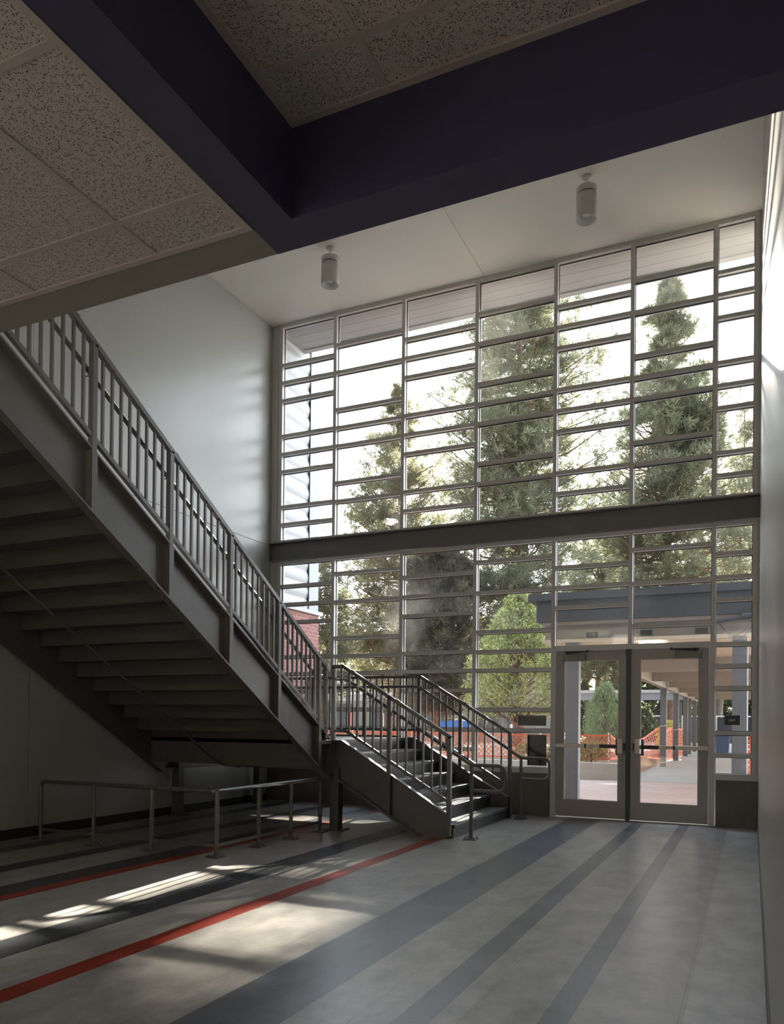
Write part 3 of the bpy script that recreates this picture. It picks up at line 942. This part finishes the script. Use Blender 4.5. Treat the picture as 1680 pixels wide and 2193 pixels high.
so.box(XS - 0.3, 1.2, 11.69, 12.42, 8.17, 8.6).box(XS - 0.0, 1.2, 12.40, 12.52, 8.135, 8.65).box(XS - 0.0, XS + 0.05, 11.69, 12.40, 8.14, 8.2)
struct(so.build('eave', 'soffit_paint'), 'grey planked eave above the upper windows', 'eave')

# walkway canopy
cp = empty('walkway_canopy', (-1.0, 14.4, 0)); tag(cp, 'blue-grey covered walkway canopy leading away from the doors', 'canopy')
f = MB().box(-3.60, 3.2, 14.32, 14.40, 3.22, 3.62).box(-3.60, -3.52, 14.40, 18.6, 3.22, 3.62)
f.build('fascia', 'canopy_blue', cp)
MB().box(-3.74, 3.3, 14.24, 18.8, 3.60, 3.73).box(-2.75, 3.3, 18.8, 45, 3.10, 3.2).build('roof_edge', 'canopy_blue', cp)
MB().box(-3.5, 3.2, 14.40, 18.5, 2.84, 2.90).box(-2.60, 3.2, 18.5, 45, 2.84, 2.90).build('canopy_ceiling', 'canopy_ceiling', cp)
MB().box(-3.52, 3.2, 14.40, 14.42, 3.16, 3.24).build('drip_trim', 'canopy_beam', cp)
hb = MB().box(-3.5, 3.2, 14.60, 14.72, 2.86, 3.4).build('header_beam', 'canopy_beam', cp)
for x in (-2.64, -1.70, -0.79):
    v = MB().box(x - 0.10, x + 0.10, 14.575, 14.598, 2.945, 3.035)
    for i in range(7): v.box(x - 0.092 + 0.027 * i, x - 0.080 + 0.027 * i, 14.565, 14.577, 2.95, 3.03)
    v.build('vent', 'vent_grey', hb)
for y in (18.6, 22.7, 26.75, 31.4, 36.0, 40.5):
    MB().box(-2.5, 3.2, y - 0.08, y + 0.08, 2.54, 2.84).build('cross_beam', 'canopy_beam', cp)
MB().box(-2.62, -2.46, 18.5, 45, 2.50, 2.86).build('edge_beam', 'canopy_beam', cp)
cnd = MB().tube([(-2.43, 18.8, 2.82), (-2.43, 26.5, 2.82), (-2.43, 26.6, 2.78), (-2.43, 26.62, 2.5)], 0.02, 8)
cnd.build('conduit', 'roof_white', cp)
for x0, x1, y in ((-3.08, -2.84, 14.42), (-0.30, -0.085, 14.38)):
    MB().box(x0, x1, y, y + 0.2, 0, 2.86).build('post', 'post_paint', cp)
for y in (26.75, 31.4, 36.0, 38.2, 42.0):
    MB().box(-2.66, -2.47, y - 0.1, y + 0.1, 0, 2.52).build('post', 'post_paint', cp)
dp = MB().tube([(-0.072, 14.5, 0.02), (-0.072, 14.5, 2.86)], 0.016, 12).build('downpipe', 'roof_white', cp)
for x, y in ((-1.62, 15.1), (-1.4, 24.5), (-1.3, 33.0)):
    MB().box(x - 0.19, x + 0.19, y - 0.6, y + 0.6, 2.79, 2.842).build('ceiling_light', 'lit_panel', cp)

cbn = MB().tube([(-0.70, 14.27, 3.07), (-0.4, 14.26, 3.12), (-0.1, 14.26, 3.16), (0.5, 14.26, 3.20)], 0.032, 10)
cbn.tube([(-0.16, 14.255, 3.165), (0.5, 14.255, 3.215)], 0.055, 10)
for sg, w in ((0.26, 0.0), (0.34, 0.03)):
    cbn.tube([(-0.52 + w + 0.55 * t, 14.25 - w * 0.3, 3.08 + 0.08 * t - sg * math.sin(math.pi * t)) for t in [i / 12 for i in range(13)]], 0.006, 6)
tag(cbn.build('cable_bundle', 'canopy_blue'), 'loose cables and a wrapped pipe slung under the canopy edge at the right', 'cable')

# far canopy across the courtyard
fc = empty('far_canopy', (-13, 42, 0)); tag(fc, 'long flat white-edged canopy across the far side of the courtyard', 'canopy')
MB().box(-30, -2.85, 41.9, 43.9, 2.93, 3.08).build('roof', 'roof_white', fc)
MB().box(-30, -2.85, 42.0, 42.12, 2.57, 2.93).build('fascia', 'fascia_lavender', fc)
MB().box(-30, -2.85, 42.12, 43.8, 2.80, 2.93).build('underside', 'canopy_beam', fc)
for x in (-27.5, -23, -18.4, -16.3, -12.4, -7.85, -3.3):
    MB().box(x - 0.1, x + 0.1, 42.3, 42.5, 0, 2.6).build('post', 'post_paint', fc)
bd = empty('far_building', (-20, 52, 0)); tag(bd, 'low grey building with dark windows behind the far canopy', 'building')
MB().box(-48, -13.0, 52, 58, -0.1, 4.1).build('wall', 'building_grey', bd)
MB().box(-48.5, -12.6, 51.4, 58, 4.1, 4.4).build('roof', 'roof_white', bd)
for x in (-44, -40, -36, -32, -28, -24, -20, -16):
    MB().box(x - 1.3, x + 1.3, 51.94, 52.02, 1.0, 2.6).build('window', 'window_dark', bd)

# screened chain-link fence behind the walkway
cf = empty('screened_fence', (-4, 48, 0)); tag(cf, 'white-railed fence with dark screening behind the walkway posts', 'fence')
MB().box(-8.8, 6, 48.0, 48.04, 0.3, 1.75).build('screen', 'mesh_dark', cf)
MB().tube([(-8.8, 47.97, 1.8), (6, 47.97, 1.8)], 0.035, 8).build('top_rail', 'white_metal', cf)
for x in (-8.8, -6.9, -5.2, -3.6, -1.8, 0.0, 2.0):
    MB().tube([(x, 47.95, 0), (x, 47.95, 1.85)], 0.045, 8).build('post', 'white_metal', cf)

# ---- orange safety netting: real strips woven as a diamond net
def net(name, label, path, h0, h1, cell=0.075, sw=0.017, posts=None, seed=0):
    """path: [(x, y, zbottom, ztop)] sampled along its length"""
    P = [Vector(p[:2] + (0,)) for p in path]
    L = [0]
    for i in range(1, len(P)): L.append(L[-1] + (P[i] - P[i - 1]).length)
    def at(s):
        s = max(0, min(L[-1] - 1e-6, s))
        for i in range(1, len(P)):
            if s <= L[i]:
                f = (s - L[i - 1]) / max(1e-6, L[i] - L[i - 1])
                q = P[i - 1].lerp(P[i], f)
                return q.x, q.y, path[i - 1][2] + (path[i][2] - path[i - 1][2]) * f, path[i - 1][3] + (path[i][3] - path[i - 1][3]) * f
    rr = random.Random(seed)
    m = MB()
    nu = int(L[-1] / cell); nv = max(4, int((h1 - h0) / cell))
    wob = [rr.uniform(-0.03, 0.03) for _ in range(nu + 3)]
    def node(i, j):
        x, y, zb, zt = at(i * L[-1] / nu)
        f = j / nv
        return Vector((x, y + wob[i] * math.sin(f * 3.1), zb + (zt - zb) * f))
    for i in range(nu):
        for j in range(nv):
            if (i + j) % 2 == 0: a, b = node(i, j), node(i + 1, j + 1)
            else: a, b = node(i, j + 1), node(i + 1, j)
            m.bar(a, b, 0.004, sw)
    for j in (0, nv):
        for i in range(nu): m.bar(node(i, j), node(i + 1, j), 0.005, sw * 1.8)
    o = m.build(name, 'net_orange')
    tag(o, label, 'safety netting')
    return o
net('safety_net', 'orange safety netting stretched across the planting bed', [(-14, 21.2, 0.40, 0.98), (-9, 21.2, 0.42, 1.06), (-5.2, 21.2, 0.42, 1.03), (-3.35, 21.2, 0.44, 1.06)], 0.42, 1.05, 0.07, 0.02, seed=1)
net('safety_net', 'orange safety netting sagging up to the nearest walkway post', [(-3.35, 21.3, 0.44, 1.06), (-3.25, 23.2, 0.40, 0.70), (-2.95, 25.2, 0.35, 0.95), (-2.64, 26.7, 0.25, 1.30)], 0.3, 1.1, 0.09, 0.024, seed=2)
net('safety_net', 'orange safety netting hung between the walkway posts', [(-2.66, 26.9, 0.15, 1.12), (-2.72, 28.6, 0.12, 0.98), (-2.68, 30.0, 0.12, 1.2), (-2.66, 31.4, 0.12, 1.22), (-2.66, 33.2, 0.1, 1.2), (-2.66, 35.8, 0.1, 1.1)], 0.1, 1.2, 0.11, 0.045, seed=3)
net('safety_net', 'orange safety netting beside the downpipe right of the doors', [(-0.09, 15.3, 0.02, 1.18), (0.5, 15.4, 0.02, 1.2), (2.2, 15.6, 0.02, 1.2)], 0.02, 1.18, 0.045, 0.03, seed=4)
for (x, y) in ((-9.0, 21.24), (-5.2, 21.24), (-3.4, 21.26)):
    o = MB().tube([(x, y, 0.2), (x, y, 1.12)], 0.02, 8).build('net_stake', 'white_metal')
    tag(o, {-9.0: 'thin stake holding the orange net behind the stair rail', -5.2: 'thin stake holding the orange net left of the doors', -3.4: 'thin stake at the right end of the orange net across the bed'}[x], 'stake')

# small things in the courtyard
o = MB().prism([(-10.6, 1.18), (-9.8, 1.12), (-9.3, 1.2), (-9.3, 1.32), (-9.7, 1.45), (-10.5, 1.38)], 'Y', 27.6, 27.7); tag(o.build('blue_tarp', 'tarp_blue'), 'blue tarp hung low in the courtyard behind the stair rail', 'tarp')
for i, (x, y, h) in enumerate(((-18.6, 36, 1.75), (-18.0, 36.2, 1.7), (-16.85, 36, 1.7))):
    b = MB().lathe([(0.12, 0.0), (0.12, 0.05), (0.06, 0.08), (0.055, h), (0.03, h + 0.04), (0.0, h + 0.04)], (x, y, 0), 14)
    tag(b.build('barrier_post', 'net_orange'), ('leftmost orange barrier post seen through the stair rails', 'middle orange barrier post seen through the stair rails', 'right orange barrier post seen through the stair rails')[i], 'post')
o = empty('site_container', (-17.2, 38.5, 0)); tag(o, 'dark site container standing under the far canopy', 'container')
MB().box(-17.9, -16.6, 38.4, 39.6, 0.1, 1.9).build('body', 'window_dark', o)
MB().box(-17.95, -16.55, 38.35, 39.65, 1.9, 1.98).build('lid', 'building_grey', o)
o = MB().lathe([(0.055, 0), (0.055, 0.9), (0.045, 0.93), (0.0, 0.93)], (-8.5, 30, 0.36), 12)
tag(o.build('bollard', 'white_metal'), 'short white bollard behind the lime green tree', 'bollard')
o = empty('waste_bin', (-1.14, 37.2, 0)); tag(o, 'blue waste bin standing at the far end of the walkway', 'bin')
MB().prism([(-1.38, 0.02), (-0.90, 0.02), (-0.84, 0.86), (-1.44, 0.86)], 'Y', 37.0, 37.5).build('body', 'bin_blue', o, 0.01)
MB().prism([(-1.46, 0.86), (-0.82, 0.86), (-0.90, 0.95), (-1.38, 0.95)], 'Y', 36.96, 37.54).build('lid', 'bin_blue', o)
o = MB().box(-1.86, -1.52, 37.6, 38.0, 0, 1.0); tag(o.build('brick_pier', 'brick_red_x'), 'short red brick pier beside the blue bin', 'pier')
for y, x, z in ((26.62, -2.565, 1.30), (31.27, -2.565, 1.15), (26.62, -2.565, 0.14)):
    o = MB().bar((x - 0.105, y, z - 0.012), (x + 0.105, y, z + 0.02), 0.012, 0.02)
    tag(o.build('tie_strap', 'tie_white'), {(26.62, 1.30): 'white tie strap high on the nearest walkway post', (31.27, 1.15): 'white tie strap on the second walkway post', (26.62, 0.14): 'white tie strap near the foot of the nearest walkway post'}[(y, z)], 'strap')

# ------------------------------------------------------------------ trees
def raw_mesh(name, verts, nper, mat, parent=None):
    """verts: (n, nper, 3) array of separate polygons"""
    v = np.asarray(verts, dtype=np.float32).reshape(-1, 3)
    nv = len(v); nf = nv // nper
    me = bpy.data.meshes.new(name)
    me.vertices.add(nv); me.vertices.foreach_set('co', v.ravel())
    me.loops.add(nv); me.loops.foreach_set('vertex_index', np.arange(nv, dtype=np.int32))
    me.polygons.add(nf); me.polygons.foreach_set('loop_start', np.arange(0, nv, nper, dtype=np.int32))
    me.update(calc_edges=True)
    me.materials.append(MATS[mat])
    o = bpy.data.objects.new(name, me); COL.objects.link(o)
    if parent is not None:
        o.parent = parent; o.matrix_parent_inverse = Matrix.Translation(-world_loc(parent))
    return o

def norm(a): return a / np.maximum(1e-9, np.linalg.norm(a, axis=-1, keepdims=True))

def tufts(rs, pos, dirs, n_need, length, width, spread=0.9):
    """star bursts of needles around each tip; one triangle fan per needle joined at the tip"""
    N = len(pos)
    d = norm(dirs[:, None, :] + rs.normal(0, spread, (N, n_need, 3)))
    L = length * rs.uniform(0.6, 1.25, (N, n_need, 1))
    side = norm(np.cross(d, rs.normal(0, 1, (N, n_need, 3))))
    b = pos[:, None, :]
    w = width
    tri = np.stack([b + side * w * 0.35, b + d * L * 0.55 + side * w, b + d * L, b + d * L * 0.5 - side * w], axis=2)
    return tri.reshape(-1, 4, 3)

# tufts removed along the sun's path to light these stretches of floor: (polygon, share of tufts missing)
GAPS = [([(-4.45, 3.2), (-4.8, 3.5), (-5.0, 4.2), (-5.05, 5.2), (-4.85, 6.1), (-4.2, 5.9), (-4.18, 4.31), (-4.15, 3.2)], 0.99),
        ([(-2.9, 3.35), (-3.35, 4.0), (-3.42, 4.72), (-3.3, 5.45), (-2.45, 5.45), (-2.25, 4.41), (-2.2, 3.5)], 0.985),
        ([(-6.9, 9.0), (-6.9, 9.95), (-2.6, 10.3), (-2.6, 8.6)], 0.97),
        ([(-5.2, 6.2), (-5.2, 9.0), (-2.6, 8.6), (-2.6, 6.2)], 0.62),
        ([(-4.75, 0.2), (-4.75, 2.3), (-4.15, 2.3), (-4.15, 0.2)], 0.92)]
def open_gaps(rs, pos):
    lx = pos[:, 0] - SUN_DIR.x / SUN_DIR.z * pos[:, 2]
    ly = pos[:, 1] - SUN_DIR.y / SUN_DIR.z * pos[:, 2]
    keep = np.ones(len(pos), bool)
    for poly, share in GAPS:
        ins = np.zeros(len(pos), bool)
        for i in range(len(poly)):
            (x0, y0), (x1, y1) = poly[i - 1], poly[i]
            if y0 == y1: continue
            c = ((y0 > ly) != (y1 > ly)) & (lx < (x1 - x0) * (ly - y0) / (y1 - y0) + x0)
            ins ^= c
        keep &= ~(ins & (rs.random(len(pos)) < share))
    return keep

def pine(label, base, H, prof, mat, seed, n_br, n_tuft, trunk_r=0.25, bark='bark', need=16, nl=0.33, nw=0.014, lean=(0, 0), z_start=0.15, droop=0.0, group=None, fill=()):
    """prof: crown radius by fraction of height [(f, r)]"""
    rs = np.random.default_rng(seed)
    root = empty('pine_tree', base); tag(root, label, 'tree', group)
    bx, by, bz = base
    fr = np.array([p[0] for p in prof]); rd = np.array([p[1] for p in prof])
    tr = MB()
    tp = [(bx + lean[0] * t + 0.12 * math.sin(7 * t + seed), by + lean[1] * t, bz + H * t) for t in np.linspace(0, 0.985, 14)]
    tr.tube(tp, trunk_r, 10, 0.025)
    pos = []; dr = []
    nb = 0
    while nb < n_br:
        f = z_start + (1 - z_start) * rs.random() ** 0.85
        r = np.interp(f, fr, rd)
        if rs.random() > 0.25 + 0.75 * r / rd.max(): continue
        nb += 1
        a = rs.uniform(0, 2 * math.pi)
        r = r * (0.4 + 0.85 * rs.random() ** 0.8)
        t = f
        p0 = np.array([bx + lean[0] * t + 0.12 * math.sin(7 * t + seed), by + lean[1] * t, bz + H * t])
        up = rs.uniform(-0.05, 0.42) - droop
        out = np.array([math.cos(a), math.sin(a), up]); out /= np.linalg.norm(out)
        tip = p0 + out * r + np.array([0, 0, 0.12 * r])
        mid = p0 + out * r * 0.5 - np.array([0, 0, 0.05 * r])
        if r > 0.35:
            tr.tube([p0, mid, tip], max(0.012, 0.028 * r ** 0.7), 5, 0.008, cap=False)
        nc = max(2, int(round(1.5 + r * 1.1)))
        kt = max(2, int(n_tuft / n_br * rs.uniform(0.7, 1.3) * (0.45 + 0.55 * r / rd.max()) / nc * 1.4))
        for ci in range(nc):
            s = min(1.0, 0.30 + 0.72 * (ci + rs.random()) / nc)
            c = (1 - s) ** 2 * p0 + 2 * (1 - s) * s * mid + s ** 2 * tip
            c = c + rs.normal(0, 0.10 + 0.07 * r, 3) * np.array([1, 1, 0.6])
            cr_ = rs.uniform(0.14, 0.30) * (0.6 + 0.22 * r)
            off = rs.normal(0, 1, (kt, 3)) * cr_ * np.array([1, 1, 0.5])
            pos.append(c + off)
            dr.append(norm(out[None, :] * 0.7 + norm(off) * 0.7 + np.array([0, 0, 0.55])))
    for cx_, cy_, cz_, r_, k_ in fill:      # extra tufts added to block stray sun on the floor
        o_ = rs.normal(0, 1, (k_, 3)) * r_ * 0.5
        pos.append(np.array([cx_, cy_, cz_]) + o_); dr.append(norm(o_ + np.array([0.3, 0, 0.3])))
    pos = np.concatenate(pos); dr = np.concatenate(dr)
    keep = open_gaps(rs, pos)
    pos = pos[keep]; dr = dr[keep]
    tr.build('trunk', bark, root)
    raw_mesh('foliage', tufts(rs, pos, dr, need, nl, nw), 4, mat, root)
    return root

pine('slender tall pine at the left, top showing left of the biggest pine', (-16.0, 36, 0), 18.0,
     [(0, 2.6), (0.2, 3.7), (0.45, 3.3), (0.62, 2.9), (0.78, 2.2), (0.9, 1.0), (1, 0.15)], 'needles_olive', 11, 250, 7000, 0.28)
pine('biggest bushy pine, its crown filling the middle upper panes', (-9.0, 33, 0), 22.5,
     [(0, 2.3), (0.2, 2.6), (0.45, 3.3), (0.6, 3.7), (0.75, 3.0), (0.9, 2.0), (1, 0.4)], 'needles_green', 12, 360, 11500, 0.36)
pine('pine on the right with bare trunk, next to the sun', (-4.15, 45, 0), 25.6,
     [(0, 0.5), (0.28, 3.4), (0.42, 4.6), (0.6, 3.4), (0.72, 2.5), (0.79, 1.8), (0.9, 1.05), (1, 0.25)], 'needles_green', 13, 330, 9000, 0.34, z_start=0.24, nl=0.42, nw=0.02, fill=((-2.75, 45, 17.6, 1.0, 420), (-3.2, 45, 17.2, 1.0, 300), (-2.6, 45, 16.6, 1.0, 300)))
pine('slim pine at the far right edge of the windows', (-0.6, 50, 0), 20.2,
     [(0, 1.2), (0.3, 2.2), (0.6, 1.8), (0.85, 0.85), (1, 0.15)], 'needles_olive', 14, 130, 2500, 0.2, z_start=0.2)
pine('dark brownish pine low behind the stair landing', (-11.6, 30, 0), 8.8,
     [(0, 1.3), (0.3, 1.6), (0.6, 1.6), (0.85, 1.2), (1, 0.4)], 'needles_dark', 15, 190, 5200, 0.2, z_start=0.18)
pine('thin olive tree beside the brick corner at the left', (-14.6, 26, 0), 7.4,
     [(0, 0.5), (0.3, 1.0), (0.7, 0.9), (1, 0.3)], 'needles_olive', 16, 70, 800, 0.09, nl=0.22, nw=0.02, z_start=0.25)
pine('broad pine behind the doors canopy, left of the bare trunk', (-9.5, 55, 0), 14.6,
     [(0, 1.5), (0.35, 3.4), (0.6, 3.4), (0.85, 2.0), (1, 0.5)], 'needles_olive', 17, 170, 3600, 0.3, z_start=0.25, nl=0.45, nw=0.022)
pine('dark pine behind the far canopy, right of the willow bush', (-2.0, 56, 0), 12.5,
     [(0, 1.5), (0.3, 3.6), (0.6, 3.4), (0.85, 2.0), (1, 0.5)], 'needles_dark', 18, 170, 3400, 0.32, bark='bark_grey', z_start=0.22, nl=0.5, nw=0.025)

def broadleaf(name, label, base, H, rx, prof, mat, seed, n_twig, per, lw, ll, trunk_h, trunk_r, weep=0.4, cat='tree', group=None, stems=1, bark='bark'):
    rs = np.random.default_rng(seed)
    root = empty(name, base); tag(root, label, cat, group)
    bx, by, bz = base
    fr = np.array([p[0] for p in prof]); rd = np.array([p[1] for p in prof]) * rx
    tr = MB()
    top = bz + H
    tr.tube([(bx, by, bz - 0.05), (bx + 0.03, by, bz + trunk_h), (bx - 0.03, by, bz + trunk_h + (H - trunk_h) * 0.5), (bx, by, top - 0.15 * H)], trunk_r, 8, trunk_r * 0.15)
    P = []; D = []
    for i in range(n_twig):
        f = rs.random() ** 0.9
        z = bz + trunk_h + (H - trunk_h) * f
        r = np.interp(f, fr, rd)
        a = rs.uniform(0, 2 * math.pi)
        rr = r * math.sqrt(rs.uniform(0.15, 1.0))
        c = np.array([bx + rr * math.cos(a), by + rr * math.sin(a), z])
        out = np.array([math.cos(a) * 0.8, math.sin(a) * 0.8, rs.uniform(0.1, 0.9)])
        L = rs.uniform(0.25, 0.55) * (0.35 + 0.3 * rx)
        s = rs.random(per)[:, None]
        q = c + out * L * s + np.array([0, 0, -weep * L]) * s ** 2 * 2 + rs.normal(0, 0.035 * (0.6 + rx * 0.4), (per, 3))
        P.append(q); D.append(norm(out[None, :] * (1 - s) + np.array([0, 0, -weep * 1.6]) * s + rs.normal(0, 0.45, (per, 3))))
        if i % 5 == 0:
            t0 = np.array([bx, by, max(bz + trunk_h * 0.8, z - 0.5 * rr - 0.2)])
            tr.tube([t0, (t0 + c) / 2 + np.array([0, 0, 0.05]), c + out * L * 0.6], 0.012 + 0.006 * rx, 5, 0.004, cap=False)
    P = np.concatenate(P); D = np.concatenate(D)
    n = len(P)
    side = norm(np.cross(D, rs.normal(0, 1, (n, 3))))
    L = ll * rs.uniform(0.6, 1.3, (n, 1))
    q = np.stack([P, P + D * L * 0.5 + side * lw, P + D * L, P + D * L * 0.5 - side * lw], axis=1)
    tr.build('trunk', bark, root)
    raw_mesh('foliage', q, 4, mat, root)
    return root

broadleaf('lime_tree', 'bright lime green young tree in the bed left of the doors', (-6.05, 22, 0.36), 4.65, 1.45,
          [(0, 0.8), (0.2, 1.0), (0.45, 0.9), (0.7, 0.55), (0.88, 0.22), (1, 0.04)], 'leaf_lime', 21, 1250, 16, 0.017, 0.13, 1.25, 0.075, 0.5)
broadleaf('willow_bush', 'weeping grey-green bush seen through the left door leaf', (-4.1, 25, 0.36), 2.25, 0.62,
          [(0, 0.85), (0.3, 1.0), (0.6, 0.85), (0.85, 0.4), (1, 0.06)], 'leaf_willow', 22, 400, 20, 0.010, 0.14, 0.25, 0.035, 1.1, 'bush')
hedges = [(-36, 66, 10, 4.6), (-29, 68, 9.2, 4.4), (-22, 66.5, 10.2, 4.6), (-15.4, 67, 9, 4.4), (-8.4, 67, 9.4, 4.3), (-2.0, 68, 8.8, 4.3), (4.6, 67, 9.2, 4.4)]
hl = ['dark leafy tree in the far row, leftmost', 'dark leafy tree in the far row, second from the left', 'dark leafy tree in the far row, third from the left',
      'dark leafy tree in the far row, behind the middle panes', 'dark leafy tree in the far row, behind the left door leaf', 'dark leafy tree in the far row, behind the right door leaf', 'dark leafy tree in the far row, rightmost']
for i, (x, y, h, r) in enumerate(hedges):
    broadleaf('leafy_tree', hl[i], (x, y, 0), h, r * 0.76, [(0, 1.0), (0.3, 1.0), (0.7, 0.85), (1, 0.25)], 'leaf_hedge', 30 + i, 1000, 14, 0.13, 0.45, 0.4, 0.25, 0.3, 'tree', 'far row of leafy trees')
scr = [(-13.2, 23.5, .36), (-11.0, 24.5, .36), (-8.6, 23.8, .36), (-5.3, 20.42, .36), (-4.5, 20.36, .36), (-3.7, 20.44, .36), (-4.4, 23.3, .36), (-3.9, 22.4, .36)]
sl_ = ['dry scrub plant behind the landing rail, leftmost of the bed', 'dry scrub plant behind the landing rail, second from the left', 'dry scrub plant left of the lime tree trunk',
       'dry scrub plant just behind the planter wall, beside the lime tree', 'dry scrub plant just behind the planter wall, middle of the left door', 'dry scrub plant just behind the planter wall, right side of the left door',
       'dry scrub plant by the sagging net', 'dry scrub plant at the corner of the walkway']
for i, b in enumerate(scr):
    broadleaf('scrub_plant', sl_[i], b, 0.42, 0.30, [(0, 1), (0.5, 0.9), (1, 0.4)], 'leaf_scrub', 50 + i, 60, 12, 0.018, 0.09, 0.04, 0.012, 0.1, 'plant', 'scrub plants in the mulch bed')
broadleaf('yellow_bush', 'small bright yellow bush between the walkway posts', (-3.6, 40.5, 0), 1.5, 0.55, [(0, 0.8), (0.5, 1), (1, 0.4)], 'leaf_yellow', 61, 120, 14, 0.03, 0.12, 0.15, 0.03, 0.2, 'bush')
broadleaf('dark_bush', 'dark green bush in front of the screened fence', (-5.7, 46.6, 0), 2.3, 0.8, [(0, 0.8), (0.5, 1), (1, 0.4)], 'leaf_hedge', 62, 200, 14, 0.05, 0.2, 0.3, 0.06, 0.2, 'bush')
